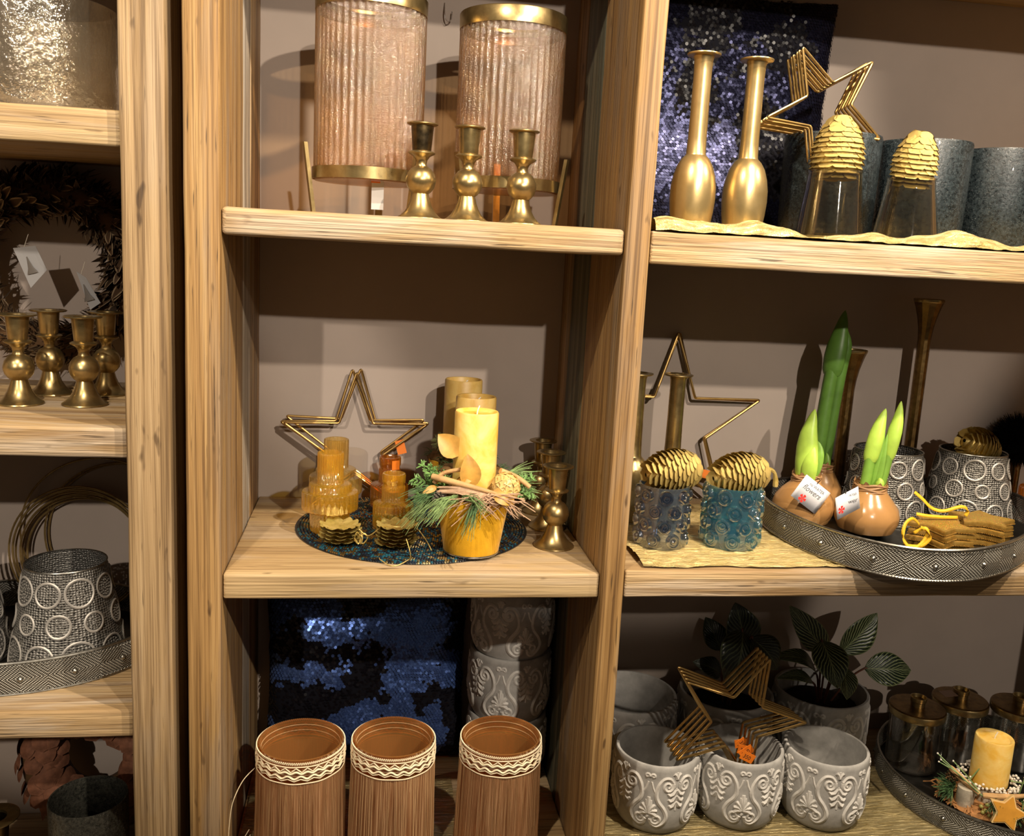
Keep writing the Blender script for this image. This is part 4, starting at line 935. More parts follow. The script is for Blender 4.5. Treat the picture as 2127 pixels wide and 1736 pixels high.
def bulb(label, loc, r, h, neck, rz):
    t = thing('amaryllis_bulb', label, 'plant bulb', loc, (0, 0, rz), 'waxed amaryllis bulbs')
    prof = [(.001, 0), (r*.55, .001), (r*.85, h*.10), (r*.99, h*.28), (r, h*.40), (r*.93, h*.55), (r*.74, h*.70), (neck*1.25, h*.84), (neck*1.05, h*.93), (neck*1.08, h), (neck*.8, h*.99), (neck*.75, h*.9), (.001, h*.88)]
    MB().lathe(prof, 48, lambda a, i, q, z: q*(1+.015*math.sin(3*a+i*.3)+.01*math.sin(5*a))).build('bulb_body', WAXB, t)
    m = MB()
    for k in range(5):
        zz = h*(.86+.035*k); m.tube([((neck*1.12+.001*math.sin(5*a+k))*math.cos(a), (neck*1.12+.001*math.cos(4*a+k))*math.sin(a), zz+.0022*math.sin(3*a+k*1.7)) for a in [2*PI*j/28 for j in range(28)]], .0024, 6, closed=True)
    for k in range(7):
        a = k*.9; m.grid(lambda u, v, a=a: ((neck*(1.05+.12*v))*math.cos(a+u*.7), (neck*(1.05+.12*v))*math.sin(a+u*.7), h*.97+v*(.008+.004*math.sin(9*u+a))), 5, 2)
    m.build('papery_neck', BULBSKIN, t)
    return t
# low bulb with one closed bright bud
b1 = bulb('waxed amaryllis bulb with short bright closed bud, left one', (1.062, .250, TZ), .0590, .099, .0235, 0)
bud(b1, [(-.004, -.004, .086), (-.006, -.004, .130), (-.006, -.002, .180), (.002, 0, .228)], .0220, .75, BUD)
bud(b1, [(-.006, -.016, .088), (-.007, -.020, .115), (-.005, -.020, .140), (-.002, -.018, .160)], .0160, .5, BUD, 'sheath')
bud(b1, [(.010, -.010, .100), (.014, -.012, .130), (.014, -.010, .152), (.010, -.006, .168)], .0105, .5, STEMG, 'sheath')
b2 = bulb('waxed amaryllis bulb with the two tall stems, at the back', (1.133, .336, TZ), .0500, .102, .0230, 1)
b2.rotation_euler = (0, 0, 0)
MB().tube(catmull([(-.012, -.004, .090), (-.008, -.004, .18), (-.003, -.003, .25), (.002, -.002, .305)], 6), lambda t: .0150-.0015*t, 16).build('stem', STEMD, b2)
MB().tube(catmull([(.012, .006, .090), (.016, .006, .18), (.022, .005, .27), (.027, .003, .33)], 6), lambda t: .0125-.001*t, 16).build('stem', STEMD, b2)
bud(b2, [(.001, -.002, .285), (.004, -.002, .322), (.010, -.001, .365), (.016, 0, .415)], .0220, .7, STEMD)
bud(b2, [(.024, .003, .310), (.026, .003, .335), (.024, .002, .360), (.017, 0, .385)], .0140, .7, STEMD)
bud(b2, [(.003, -.018, .092), (.004, -.018, .105), (.004, -.017, .118), (.002, -.016, .128)], .008, .7, STEMG, 'sheath')
b3 = bulb('waxed amaryllis bulb with two slim shoots and leaves, frontmost', (1.161, .188, TZ), .0590, .098, .0260, 0)
for nm, mt, pts, r_, fl in (('stem', STEMG, [(-.013, -.002, .088), (-.011, -.002, .115), (-.008, -.002, .150)], .0098, 1), ('stem', STEMG, [(.016, -.004, .088), (.021, -.004, .115), (.027, -.004, .155)], .0092, 1)):
    MB().tube(catmull(pts, 6), r_, 14).build(nm, mt, b3)
bud(b3, [(-.009, -.002, .142), (-.004, -.002, .175), (.003, -.001, .210), (.012, 0, .243)], .0152, .75, BUD)
bud(b3, [(.026, -.004, .148), (.031, -.004, .185), (.037, -.003, .220), (.040, -.002, .258)], .0138, .75, BUD)
bud(b3, [(.001, -.004, .092), (.004, -.004, .135), (.009, -.003, .180), (.012, -.002, .216)], .0082, .45, STEMG, 'leaf')
bud(b3, [(.006, -.010, .092), (.010, -.010, .130), (.014, -.008, .165), (.018, -.006, .195)], .0070, .45, STEMG, 'leaf')
bud(b3, [(.006, -.020, .092), (.006, -.021, .100), (.006, -.021, .108), (.004, -.020, .114)], .0085, .8, BUD, 'sheath')
# hang tags
RED = plain('red_ink', (.75, .04, .03), .5); GREYINK = plain('grey_ink', (.12, .12, .13), .6); TAGP = plain('tag_card', (.66, .66, .70), .45)
def hang_tag(parent, root, c, ax, ay, bend, words, flower):
    """card with centre c (world), half axes ax, ay"""
    lo = Vector(root); c = Vector(c)-lo; ax = Vector(ax); ay = Vector(ay); n = ax.cross(ay).normalized()
    if n.y > 0: n = -n
    card = MB().grid(lambda u, v: c+ax*(2*u-1)+ay*(2*v-1)-n*bend*(2*u-1)**2, 8, 2).build('hang_tag', TAGP, parent); card['label'] = 'white printed hang tag'
    sol = card.modifiers.new('thick', 'SOLIDIFY'); sol.thickness = .0005; sol.offset = 0
    rotm = Matrix((ax.normalized(), ay.normalized(), n)).transposed()
    if rotm.determinant() < 0: rotm = Matrix((ax.normalized(), -ay.normalized(), n)).transposed()
    for body, sz, off, mat, shear in words:
        o = text('printed_word', body, sz, mat, card, (0, 0, 0), (0, 0, 0), 'CENTER', shear); mm = rotm.to_4x4(); mm.translation = c+ax*off[0]+ay*off[1]+n*.0005; o.matrix_local = mm
    m = MB(); k = 5
    for i in range(k):
        a = 2*PI*i/k; m.grid(lambda u, v, a=a: c+ax*(flower[0]+flower[2]*u*math.cos(a+(v-.5)*1.1*(1-u*.3)))+ay*(flower[1]+flower[2]*1.25*u*math.sin(a+(v-.5)*1.1*(1-u*.3)))+n*.0005, 3, 4)
    m.build('red_flower_print', RED, card)
    MB().tube(catmull([c+ay*.9-ax*.1, c+ay*1.15+n*.002-ax*.1, c+ay*1.3-n*.004, c+ay*1.35-n*.016], 4), .0007, 4).build('tag_string', BLACKINK, card)
hang_tag(b1, b1.location, (1.040, .183, .140), (.0275, .003, -.0185), (.0135, .0, .0205), .0, (('flowers', .0150, (-.05, .02), GREYINK, .25), ('no WATER', .0080, (.10, .52), GREYINK, 0)), (-.30, -.62, .26))
hang_tag(b3, b3.location, (1.085, .128, .139), (.0210, .0, .0115), (-.0045, 0, .0205), .0, (('flower', .0115, (.16, -.12), GREYINK, .2), ('no WATER', .0060, (.2, .5), GREYINK, 0)), (-.58, -.30, .28))
# ------------------------------------------------------------------ tall trumpet candlesticks
def trumpet(label, loc, h):
    t = thing('trumpet_candlestick', label, 'candlestick', loc, (0, 0, 0), 'tall trumpet candlesticks')
    MB().lathe([(.001, .0), (.034, .0), (.035, .003), (.027, .010), (.018, .022), (.0135, .040), (.0130, .055)], 40).build('foot', BRASS_BROWN, t)
    MB().lathe([(.0130, .054), (.0128, h*.5), (.0130, h-.085), (.0150, h-.062), (.0190, h-.040), (.0250, h-.018), (.0290, h-.007)], 12, None).build('faceted_stem', BRASS_BROWN, t, ang=20)
    MB().lathe([(.0288, h-.0075), (.0305, h-.005), (.0305, h-.001), (.0290, h), (.0220, h), (.0150, h-.03), (.001, h-.03)], 40).build('lip', BRASS, t)
    return t
trumpet('tall brown-brass trumpet candlestick, the shorter one behind the stems', (1.214, .408, TZ), .332)
trumpet('tall brown-brass trumpet candlestick, the tallest on the right shelf', (1.337, .412, TZ-.003), .450) if False else trumpet('tall brown-brass trumpet candlestick, the tallest on the right shelf', (1.368, .400, TZ), .444)
# ------------------------------------------------------------------ stack of padded gold stars
def glit():
    m, nt, b = new_mat('gold_glitter'); co = objco(nt); v = N(nt, 'ShaderNodeTexVoronoi'); v.inputs['Scale'].default_value = 900; L(nt, co, v.inputs['Vector'])
    L(nt, mixc(nt, .5, (.58, .35, .06), v.outputs['Color'], 'OVERLAY'), b.inputs['Base Color']); b.inputs['Metallic'].default_value = .5; b.inputs['Roughness'].default_value = .35
    nm = N(nt, 'ShaderNodeMix', data_type='VECTOR'); bump(nt, b, v.outputs['Distance'], .8, .002); return m
GLITTER = glit(); GOLDTRIM = metal('gold_trim', (.52, .29, .055), (.74, .46, .12), .34, 90, .1, .3, .6); RIBBON = plain('yellow_ribbon', (.90, .52, .03), .45, .4, .1, 60)
def pstar(Ro, ri, th, n=5):
    o = []
    for k in range(10):
        r_ = Ro if k % 2 == 0 else ri; a = PI/2+k*PI/5; o.append((r_*math.cos(a), r_*math.sin(a)))
    out = []
    for k in range(10):
        p = Vector((*o[k], 0)); q = Vector((*o[(k+1) % 10], 0)); pr = Vector((*o[k-1], 0)); d = .10 if k % 2 == 0 else .05
        out += [p.lerp(pr, d), p.lerp(pr, d*.3).lerp(q, d*.3), p.lerp(q, d)]; out += [p.lerp(q, .5)]
    return [(p.x, p.y) for p in out]
PST = pstar(.062, .036, 0)
m = MB(); n_ = len(PST)
prof = ((.90, 0), (1.0, .0015), (1.02, .0045), (1.0, .0085), (.90, .0100), (.84, .0092))
vs = [(x*s, y*s, z) for s, z in prof for x, y in PST]
m.add(vs, [(j*n_+i, j*n_+(i+1) % n_, (j+1)*n_+(i+1) % n_, (j+1)*n_+i) for j in range(len(prof)-1) for i in range(n_)]+[tuple(reversed(range(n_)))])
STAR_EDGE = m.mesh('padded_edge', GOLDTRIM)
STAR_TOP = MB().add([(x*.86, y*.86, .0094) for x, y in PST]+[(0, 0, .0105)], [(i, (i+1) % n_, n_) for i in range(n_)]).mesh('glitter_face', GLITTER)
m = MB()
for i in range(n_):
    p = Vector((*PST[i], 0)); q = Vector((*PST[(i+1) % n_], 0)); c_ = max(1, int((q-p).length/.0026))
    for k in range(c_): r_ = p.lerp(q, k/c_)*1.02; m.ball((r_.x, r_.y, .0006), .0011, 4)
STAR_BEAD = m.mesh('stitched_beads', GOLDTRIM)
words = ['bottom', 'second', 'third', 'top']
for pile, (px, py, pn) in enumerate(((1.262, .112, 4), (1.372, .150, 4))):
    for k in range(pn):
        t = thing('padded_star', '%s glittering gold padded star in the %s pile' % (words[k], 'left' if pile == 0 else 'right'), 'star', (px+R.uniform(-.003, .003), py+R.uniform(-.003, .003), TZ+.0005+k*.0118), (0, 0, rad(12+pile*30)+R.uniform(-.06, .06)), 'padded gold stars on the tray')
        link('padded_edge', STAR_EDGE, t); link('glitter_face', STAR_TOP, t); stuff(link('stitched_beads', STAR_BEAD, t))
        LAST = t
        if k == pn-1:
            base = Vector(t.location)
            def rib(pts, wd=.0045):
                m = MB(); P = [p-base for p in catmull(pts, 6)]; vs = []; uv = []
                for i, p in enumerate(P):
                    d = (P[min(i+1, len(P)-1)]-P[max(i-1, 0)]).normalized(); s = Vector((.2*math.sin(i*.35), .5, 1)).normalized(); s = (s-d*s.dot(d)).normalized(); vs += [p-s*wd*.5, p+s*wd*.5]
                m.add(vs, [(2*i, 2*i+1, 2*i+3, 2*i+2) for i in range(len(P)-1)])
                o = m.build('ribbon', RIBBON, t, ang=180); o.matrix_parent_inverse = t.rotation_euler.to_matrix().to_4x4().inverted(); md = o.modifiers.new('thick', 'SOLIDIFY'); md.thickness = .0004
            zt = base.z+.012
            if pile == 0:
                rib([(1.215, .10, zt-.004), (1.190, .085, zt+.012), (1.170, .075, zt+.004), (1.165, .068, zt-.020), (1.180, .060, zt-.036), (1.200, .060, zt-.022), (1.205, .062, zt-.004), (1.190, .058, zt+.004)], .006)
                rib([(1.175, .07, zt-.034), (1.195, .058, zt-.030), (1.208, .055, zt-.014), (1.200, .06, zt+.002), (1.185, .07, zt-.010)], .006)
            else:
                rib([(1.235, .16, zt+.042), (1.250, .155, zt+.030), (1.268, .15, zt+.014), (1.290, .145, zt+.010), (1.320, .14, zt+.020), (1.335, .14, zt+.014), (1.332, .14, zt+.002)], .0065)
                rib([(1.225, .13, zt+.008), (1.245, .125, zt+.006), (1.275, .125, zt+.004), (1.310, .13, zt+.002)], .006)
# ------------------------------------------------------------------ right picture edge: black pompom and amber holder
def pompom():
    t = thing('black_pompom', 'fluffy black pompom at the right picture edge', 'pompom', (1.632, .41, RM+.09))
    m = MB(); rr = random.Random(2); m.lathe([(.044*math.sin(PI*i/10)+1e-4, -.044*math.cos(PI*i/10)+.066) for i in range(11)], 20)
    for k in range(2600):
        d = Vector((rr.gauss(0, 1), rr.gauss(0, 1), rr.gauss(0, 1))).normalized(); m.tube([d*.042+Vector((0, 0, .066)), d*rr.uniform(.054, .064)+Vector((0, 0, .066))+Vector((rr.uniform(-1, 1), rr.uniform(-1, 1), rr.uniform(-1, 1)))*.005], lambda q: .0007*(1-.7*q), 3, caps=False)
    stuff(m.build('fur', plain('black_fur', (.006, .006, .006), .9, .1), t))
    MB().lathe([(.001, -.0895), (.034, -.0895), (.036, -.088), (.016, -.08), (.010, -.06), (.010, .04)], 24).build('stand', BRASS_DK, t)
pompom()
short_holder('ribbed amber glass holder at the right picture edge', (1.620, .295, RM+.0005), AMBER_D, 1.35)
# ------------------------------------------------------------------ striped-leaf plants in the large pots
def veined(name, dark, stripe, amt):
    m, nt, b = new_mat(name); sx = N(nt, 'ShaderNodeSeparateXYZ'); L(nt, uvco(nt), sx.inputs[0])
    v = math_(nt, 'ABSOLUTE', math_(nt, 'SUBTRACT', sx.outputs[1], .5)); n = tex_noise(nt, uvco(nt), 6, 2)
    q = math_(nt, 'ADD', math_(nt, 'SUBTRACT', math_(nt, 'MULTIPLY', sx.outputs[0], 62), math_(nt, 'MULTIPLY', math_(nt, 'POWER', v, .75), 52)), math_(nt, 'MULTIPLY', n, 5))
    s = math_(nt, 'SINE', q); f = ramp(nt, math_(nt, 'MULTIPLY_ADD', s, .5, .5), [(.72, (0, 0, 0)), (.92, (1, 1, 1))])
    edge = ramp(nt, v, [(.455, (0, 0, 0)), (.49, (1, 1, 1))]); mid = ramp(nt, v, [(.012, (1, 1, 1)), (.03, (0, 0, 0))])
    f2 = math_(nt, 'MAXIMUM', math_(nt, 'MULTIPLY', f, amt), math_(nt, 'MULTIPLY', math_(nt, 'MAXIMUM', edge, mid), .5))
    L(nt, mixc(nt, f2, dark, stripe), b.inputs['Base Color']); b.inputs['Roughness'].default_value = .32; bump(nt, b, s, .25, .001); return m
VEIN = veined('striped_leaf', (.008, .022, .009), (.40, .48, .24), .75); VEIN_D = veined('dark_striped_leaf', (.003, .008, .004), (.16, .20, .10), .35)
STEMR = plain('red_brown_stem', (.12, .04, .02), .5); SOIL = plain('soil', (.02, .014, .009), .95, .1, .4, 60, .6, 200)
def plant(label, loc, leaves, mat, r):
    t = thing('potted_plant', label, 'plant', loc, (0, 0, 0), 'plants in the large grey pots'); lo = Vector(loc)
    MB().lathe([(.001, -.012), (r, -.014), (r, -.004), (r*.6, .003), (.001, .005)], 32, lambda a, i, q, z: q*(1+.02*math.sin(5*a))).build('soil', SOIL, t)
    for b, tp, wd, nr, bd, fo in leaves:
        b = Vector(b)-lo; tp = Vector(tp)-lo
        lf = leaf_mesh(MB(), b, tp, wd, nr, bd, fo, nu=14, nv=8).build('leaf', mat, t, ang=180); md = lf.modifiers.new('thick', 'SOLIDIFY'); md.thickness = .0008
        ro = Vector((b.x*.25, b.y*.25, 0)); MB().tube(catmull([ro, ro.lerp(b, .55)+Vector((0, 0, .012)), b, b.lerp(tp, .06)], 5), .0022, 7).build('stalk', STEMR, t)
    return t
pz = fz+.128
plant('plant with pale-striped leaves in the back right pot', (1.203, .352, pz), [
    ((1.205, .352, -.258), (1.112, .362, -.151), .058, (-.3, -1, .25), .05, .20),
    ((1.236, .352, -.256), (1.317, .362, -.170), .074, (.2, -1, .2), .05, .22),
    ((1.171, .318, -.213), (1.176, .242, -.284), .076, (-.15, -.8, .9), .10, .15),
    ((1.280, .325, -.281), (1.390, .325, -.287), .072, (.1, -1, .55), .08, .15),
    ((1.203, .292, -.256), (1.200, .243, -.309), .060, (.35, -.8, .8), .10, .15),
    ((1.178, .335, -.297), (1.062, .322, -.252), .046, (0, -.5, 1), .22, .2),
    ((1.150, .295, -.296), (1.066, .292, -.284), .030, (0, -.6, 1), .2, .2)], VEIN, .080)
plant('dark plant with one big drooping leaf in the middle back pot', (.985, .352, pz), [
    ((1.030, .372, -.252), (.999, .382, -.152), .078, (-.1, -1, .2), .05, .2),
    ((.985, .300, -.180), (.944, .252, -.283), .098, (.1, -1, .35), .16, .1),
    ((.998, .285, -.190), (1.052, .262, -.250), .070, (.25, -1, .5), .15, .15),
    ((.962, .335, -.293), (.896, .330, -.262), .046, (0, -.8, .7), .15, .2),
    ((1.00, .335, -.290), (1.075, .33, -.275), .050, (0, -.6, 1), .2, .2),
    ((.985, .40, -.27), (.955, .43, -.205), .055, (0, -1, .2), .1, .2)], VEIN_D, .080)
# ------------------------------------------------------------------ lidded jars on the round tray
JAR = glass_thin('jar_glass', (.86, .86, .84), .07, .03, 30, .03)
def jar(label, loc, s=1.0, tagged=False):
    t = thing('lidded_jar', label, 'jar', loc, (0, 0, 0), 'glass jars with brass lids'); r = .0525; h = .130
    MB().lathe([(.001, 0), (r-.004, 0), (r, .004), (r, h), (r-.0025, h), (r-.0025, .006), (.001, .004)], 56).build('glass_body', JAR, t)
    lid = MB().lathe([(r+.003, h-.012), (r+.0045, h-.012), (r+.005, h+.004), (r+.003, h+.0058), (.001, h+.0075)], 56).build('lid', BRASS_BROWN, t)
    MB().lathe([(r+.0051, h-.0115), (r+.0058, h-.010), (r+.0058, h+.001), (r+.0051, h+.003)], 56).build('rim_band', BRASS, lid)
    MB().lathe([(.0145, h+.007), (.0148, h+.016), (.0165, h+.018), (.0168, h+.027), (.0150, h+.0275), (.0135, h+.020), (.001, h+.019)], 32).build('knob', BRASS, lid)
    if tagged:
        o = MB().box(-.020, .020, -.010, .010, 0, .0006).build('paper_tag', plain('dim_tag', (.20, .12, .08), .5), t, smooth=False); o.location = (-.038, -.01, h+.022); o.rotation_euler = (rad(12), rad(5), .25)
    return t
jz = RBOT+.0075
jar('glass jar with brass lid, leftmost of three on the round tray', (1.400, .300, jz))
jar('glass jar with brass lid and paper tag, middle of three', (1.521, .330, jz), tagged=True)
jar('glass jar with brass lid, rightmost at the picture edge', (1.640, .295, jz))
# ------------------------------------------------------------------ small candle arrangement with velvet star
LOG = plain('birch_log', (.52, .46, .36), .8, .2, .3, 50, .5, 120); WHITEB = plain('white_berry', (.82, .76, .66), .5); GREENB = plain('green_berry', (.33, .30, .08), .45); STRAW = plain('straw_shreds', (.36, .17, .06), .7, .3, .4, 90)
def advent():
    o0 = Vector((1.466, .150, jz)); t = thing('candle_decoration', 'small yellow candle decoration with velvet star on the round tray', 'candle arrangement', o0, (0, 0, rad(-38))); rr = random.Random(12)
    m = MB()
    for k in range(260):
        a = rr.uniform(0, 6.28); q = .085*rr.random()**.6; x, y = q*math.cos(a), q*math.sin(a)*.9; d = rr.uniform(0, 6.28); l = rr.uniform(.012, .03)
        z = .004+.012*rr.random()*(1-q/.1); m.tube([(x, y, z), (x+l*.5*math.cos(d), y+l*.5*math.sin(d), z+.004), (x+l*math.cos(d), y+l*math.sin(d), max(.002, z-.003))], .0013, 4, caps=False)
    m.lathe([(.07, .001), (.072, .004), (.045, .012), (.001, .014)], 24); stuff(m.build('straw_bed', STRAW, t))
    MB().lathe([(.001, .004), (.016, .004), (.0165, .006), (.0165, .044), (.0155, .045), (.001, .045)], 20).build('log_piece', LOG, t, loc=(-.030, -.036, 0))
    MB().lathe([(.001, .004), (.034, .004), (.034, .045), (.001, .045)], 24).build('log_piece', LOG, t, loc=(.006, .012, 0))
    c = candle(t, .036, .046, .098, WAX, .004); c.location = (.006, .010, 0)
    m = MB()
    for k in range(150):
        a = rr.uniform(0, 6.28); q = rr.uniform(.042, .060); m.ball((.006+q*math.cos(a), .010+q*math.sin(a), .048+rr.uniform(0, .012)), rr.uniform(.0022, .0032), 6)
    stuff(m.build('white_berries', WHITEB, t))
    for pts in ([(-.064, -.018, .066), (-.040, -.036, .058), (-.006, -.050, .044)], [(.000, -.052, .044), (.034, -.046, .050), (.075, -.032, .060)]):
        MB().tube(catmull(pts, 6), lambda q: .0062*(.85+.2*math.sin(5*q)), 9).build('stick', BARK, t)
    for k, (b, e) in enumerate((((-.010, -.048, .040), (-.090, -.030, .094)), ((.0, -.052, .042), (-.082, -.045, .090)), ((-.006, -.045, .046), (-.060, -.052, .098)), ((-.03, -.03, .055), (-.086, -.02, .072)), ((-.028, -.02, .050), (-.002, -.02, .100)), ((.045, .01, .06), (.095, .00, .066)), ((.060, -.02, .04), (.066, -.03, .094)), ((.068, -.05, .018), (.070, -.055, .060)), ((.05, -.06, .030), (.085, -.06, .026)))):
        b = Vector(b); e = Vector(e); MB().tube([b, b.lerp(e, .5)+Vector((0, 0, .002)), e], lambda q: .0015*(1-.3*q), 5).build('grass_blade', NEEDLE2, t); MB().ball(tuple(e), .0020, 6).build('blade_tip', WHITEB, t)
    m = MB()
    for (b, d, n, l) in (((-.055, -.020, .030), (-1, -.5, .2), 90, .030), ((-.058, -.030, .024), (-.6, -1, -.1), 90, .028), ((.055, -.052, .026), (.4, -1, .1), 70, .026), ((.070, -.03, .045), (.8, -.4, .6), 50, .028), ((.02, -.062, .040), (.2, -1, -.3), 60, .024)):
        needle_bunch(m, b, d, n, l, .75, rr, .0008, .1, 0)
    stuff(m.build('fir_sprigs', NEEDLE, t))
    m = MB()
    for k in range(40):
        a = k*2.4; q = k/40; r_ = .009*math.sin(PI*(.1+.8*q)); p = Vector((-.058+r_*math.cos(a), -.020+r_*math.sin(a), .040+.018*q)); m.tube([p, p+Vector((.004*math.cos(a), .004*math.sin(a), .002))], lambda q: .0022*(1-.4*q), 5)
    m.build('small_cone', CONE_DARK, t)
    for k, (x, y, z) in enumerate(((.0, -.052, .020), (.008, -.056, .016), (.016, -.057, .020), (.010, -.050, .026), (.016, -.060, .010), (.004, -.058, .012))): MB().ball((x, y, z), .0042, 10).build('berry', GREENB, t)
    so = [(x*.60, y*.60) for x, y in pstar(.062, .033, 0)]
    st = MB().prism(so, -.0045, .0045, 0).build('velvet_star', plain('cream_edge', (.70, .48, .20), .7), t, loc=(.044, -.074, .036), rot=(rad(72), rad(14), rad(12)))
    MB().prism([(x*.88, y*.88) for x, y in so], .0045, .0060).build('velvet_face', plain('ochre_velvet', (.55, .25, .025), .8, .2, .1, 60, 0, 200, 0, .3), st)
advent()

# ================================================================== left bay
CRGLASS = glass_thin('crackled_clear_glass', (.84, .80, .72), .24, .10, 95, 1.0, None, .05, (.6, .55, .45))
def big_vase(label, loc, r, h):
    t = thing('crackled_glass_vase', label, 'vase', loc)
    MB().lathe([(.001, 0), (r*.96, 0), (r, .006), (r, h-.002), (r-.004, h), (r-.005, .010), (.001, .008)], 72).build('glass_body', CRGLASS, t); return t
big_vase('large crackled clear glass vase on the upper left shelf', (-.290, .170, L1), .110, .163)
big_vase('second crackled clear glass vase, cut by the left picture edge', (-.530, .190, L1), .115, .200)
# feather wreath
FEATH = []
def feather_mat(name, dark, light):
    m, nt, b = new_mat(name); sx = N(nt, 'ShaderNodeSeparateXYZ'); L(nt, uvco(nt), sx.inputs[0])
    v = math_(nt, 'ABSOLUTE', math_(nt, 'SUBTRACT', sx.outputs[1], .5)); f = ramp(nt, math_(nt, 'ADD', v, math_(nt, 'MULTIPLY', sx.outputs[0], .25)), [(.42, dark), (.56, light), (.66, dark)])
    L(nt, f, b.inputs['Base Color']); b.inputs['Roughness'].default_value = .5; return m
FM = [feather_mat('feather_dark', (.040, .024, .014), (.36, .26, .15)), feather_mat('feather_brown', (.075, .042, .022), (.44, .33, .20))]
for k in range(4):
    FEATH.append(MB().grid(lambda u, v, k=k: ((v-.5)*2*.0092*(math.sin(PI*min(.97, .10+u*.86))**.6), .0035*math.sin(PI*u)+.002*(v-.5)**2+.006*u*u*(k % 2), u*(.040+.004*k)), 6, 4).mesh('feather', FM[k % 2]))
def wreath(label, loc, R0, r0, n):
    t = thing('feather_wreath', label, 'wreath', loc, (rad(-5), 0, 0)); rr = random.Random(21)
    MB().tube([(R0*math.cos(a), 0, R0*math.sin(a)) for a in [2*PI*k/60 for k in range(60)]], r0*.62, 12, closed=True).build('straw_ring', CONE_DARK, t)
    for k in range(n):
        a = 2*PI*k/n*7.13 % (2*PI)
        vis = -1.2 < math.atan2(math.sin(a), math.cos(a)) < 3.3
        b = rr.uniform(-2.9, .35); out = Vector((math.cos(a), 0, math.sin(a))); cdir = out*math.cos(b)+Vector((0, 1, 0))*math.sin(b)
        p = out*R0+cdir*r0*.60; tg = Vector((-math.sin(a), 0, math.cos(a))); d = (-tg*.9+cdir*rr.uniform(.35, .75)+Vector((rr.uniform(-.2, .2), rr.uniform(-.2, .1), rr.uniform(-.2, .2)))).normalized()
        x = d.cross(cdir).normalized(); y = d.cross(x); s = link('feather', FEATH[rr.randrange(4)], t); Mx = Matrix((x, y if y.dot(cdir) > 0 else -y, d)).transposed().to_4x4() @ Matrix.Scale(rr.uniform(.65, .95)*(.62 if math.sin(a) < -.6 else 1), 4); Mx.translation = p; s.matrix_local = Mx
    m = MB(); fm = FEATH[0]
    for k in range(1500):
        a = rr.uniform(0, 2*PI); b = rr.uniform(-3.0, .5); out = Vector((math.cos(a), 0, math.sin(a))); cdir = out*math.cos(b)+Vector((0, 1, 0))*math.sin(b)
        p = out*R0+cdir*r0*.55; tg = Vector((-math.sin(a), 0, math.cos(a))); d = (-tg*rr.uniform(.1, .8)+cdir*rr.uniform(.6, 1.1)+Vector((rr.uniform(-.4, .4), rr.uniform(-.3, .1), rr.uniform(-.4, .4)))).normalized()
        l = rr.uniform(.020, .036)*(.6 if math.sin(a) < -.6 else 1); x = d.cross(cdir if abs(d.dot(cdir)) < .98 else tg).normalized()*l*.16
        m.add([p, p+d*l*.45+x, p+d*l, p+d*l*.45-x], [(0, 1, 2, 3)], k % 2, [(0, .5), (.5, 1), (1, .5), (.5, 0)])
    stuff(m.build('small_feathers', FM, t, smooth=False))
    return t
wreath('dark brown feather wreath behind the four candlesticks', (-.362, .409, L2+.214), .1340, .052, 298)
TAGG = plain('grey_tag', (.42, .42, .43), .5)
def wtag(label, pts, mat, bell):
    P = [Vector(p) for p in pts]; c = sum(P, Vector())/4
    o = tag(MB().add([p-c for p in P]+[p-c+Vector((0, .0006, 0)) for p in P], [(0, 1, 2, 3), (7, 6, 5, 4), (0, 4, 5, 1), (1, 5, 6, 2), (2, 6, 7, 3), (3, 7, 4, 0)]).build('paper_tag', mat, loc=c, smooth=False), label, 'tag', 'paper tags on the wreath')
    m = MB().lathe([(.0090, 0), (.0075, .004), (.0045, .010), (.0020, .022), (.0008, .030)], 14, M=Matrix.Diagonal((1, .08, 1))); m.build('bell_print', plain('bell_print', (.16, .14, .12), .5), o, loc=(.002, -.0012, -.018), rot=(0, rad(-18), 0))
    MB().tube([Vector((P[0]+P[1])/2-c), Vector((P[0]+P[1])/2-c)+Vector((.004, .01, .022))], .0006, 4).build('tag_string', WICK, o)
wtag('grey printed paper tag hanging inside the feather wreath, left one', ((-.403, .345, .519), (-.366, .345, .525), (-.350, .350, .484), (-.378, .350, .451)), TAGG, 1)
wtag('narrow tilted paper tag hanging inside the wreath, right one', ((-.300, .345, .484), (-.284, .345, .474), (-.262, .350, .430), (-.280, .350, .417)), TAGG, 0)
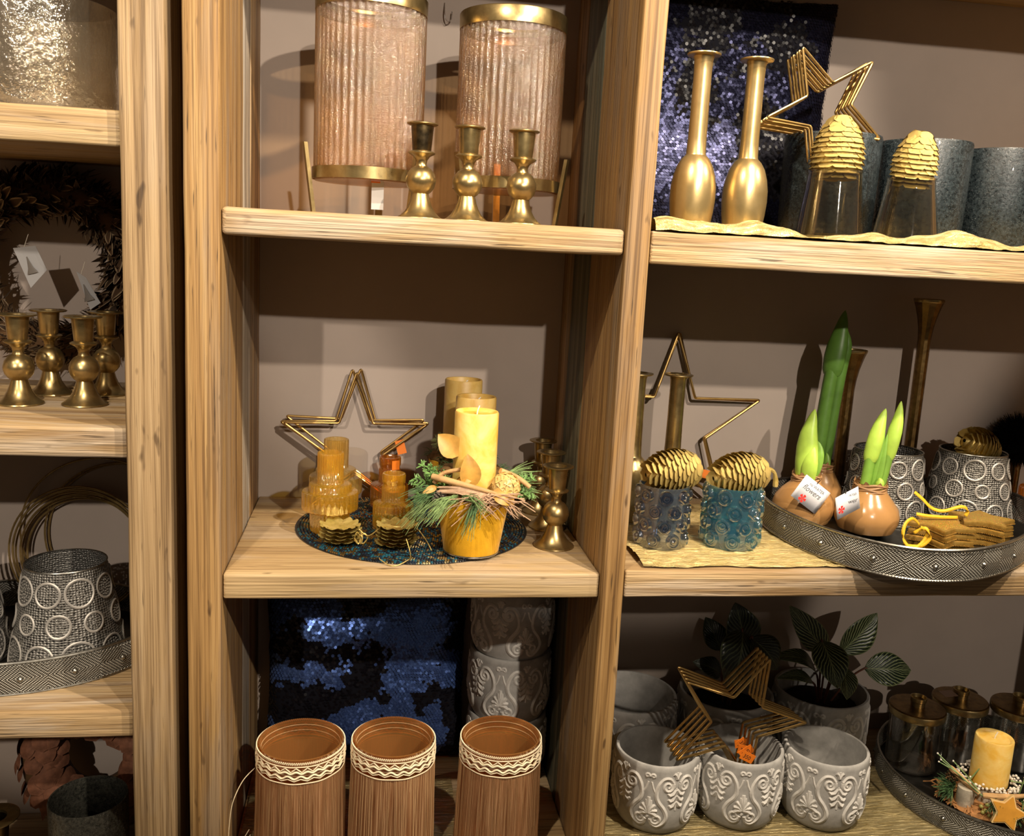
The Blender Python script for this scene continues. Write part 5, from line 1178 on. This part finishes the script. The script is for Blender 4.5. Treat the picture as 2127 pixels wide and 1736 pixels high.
# brass hoops leaning behind the shades
RING = metal('ring_wire', (.40, .27, .10), (.55, .39, .16), .3, 40, .1, 0, .8)
def hoop(label, c, r, euler, w_=.0019):
    return tag(MB().tube([(r*math.cos(a), 0, r*math.sin(a)) for a in [2*PI*k/72 for k in range(72)]], w_, 6, closed=True).build('metal_hoop', RING, loc=c, rot=euler), label, 'hoop', 'brass wire hoops')
nm = ['outermost', 'second', 'third', 'fourth', 'fifth', 'sixth', 'seventh', 'innermost']
for k in range(8):
    hoop('%s thin brass hoop in the small bundle behind the left shade' % nm[k], (-.330+.003*math.sin(k*2), .409+.0052*k, L3+.0024+.1265-.0024*k), .1265-.0024*k-.0005, (rad(-3), 0, 0))
HB = Matrix()
hoop('single large brass hoop reaching up under the left shelf', (-.300, .4515, L3+.1520), .1500, (rad(-1), 0, 0))
hoop('large brass hoop of the upper pair, front one', (-.262, .4575, L3+.1470), .1450, (rad(-1), 0, 0)); hoop('large brass hoop of the upper pair, rear one', (-.258, .4625, L3+.1455), .1435, (rad(-1), 0, 0))
o = MB().box(-.004, .004, -.0006, .0006, -.016, .016).build('price_tag', ORANGE, None, smooth=False); tag(o, 'orange price tag on the hoops beside the left upright', 'price tag'); o.location = (-.222, .395, -.085); o.rotation_euler = (0, rad(28), 0)
# lowest left shelf
PETAL = plain('brown_bark_disc', (.24, .10, .055), .75, .3, .45, 45, .7, 130)
def petal_wreath():
    t = thing('bark_wreath', 'reddish brown wreath of bark discs in the dark lower left', 'wreath', (-.300, .385, L4+.178), (rad(-6), 0, 0)); rr = random.Random(5)
    MB().tube([(.098*math.cos(a), 0, .098*math.sin(a)) for a in [2*PI*k/40 for k in range(40)]], .042, 10, closed=True).build('ring_core', CONE_DARK, t)
    pm = [MB().grid(lambda u, v, s=s: ((v-.5)*2*.019*(math.sin(PI*(.12+.80*u))**.55), .006*math.sin(PI*v)*math.sin(PI*u)+.002*s*u, u*.038), 6, 6).mesh('disc', PETAL) for s in (0, 1)]
    for k in range(150):
        a = 2*PI*k/150*11.3 % (2*PI); b = rr.uniform(-2.6, .2); out = Vector((math.cos(a), 0, math.sin(a))); cd_ = out*math.cos(b)+Vector((0, 1, 0))*math.sin(b); p = out*.098+cd_*.042
        d = (-Vector((0, 0, 1))*.9+cd_*.30+Vector((rr.uniform(-.3, .3), 0, 0))).normalized(); x = d.cross(cd_).normalized(); y = d.cross(x)
        if y.dot(cd_) < 0: y = -y
        s = link('disc', pm[k % 2], t); Mx = Matrix((x, y, d)).transposed().to_4x4() @ Matrix.Scale(rr.uniform(.8, 1.1), 4); Mx.translation = p+cd_*.004-d*.016; s.matrix_local = Mx
petal_wreath()
crackle_vase('glittering grey glass vase in the dark lower left corner', (-.252, .165, L4), .0655, .222, CRACK_GREY, 'glitter vases')
candlestick('tarnished brass candlestick at the lower left picture corner', (-.402, .15, L4), .030, BRASS_DK)
bpy.data.objects[[x.name for x in sc.objects if x.name.startswith('candlestick') and x.parent is None][-1]].scale = (1.35,)*3
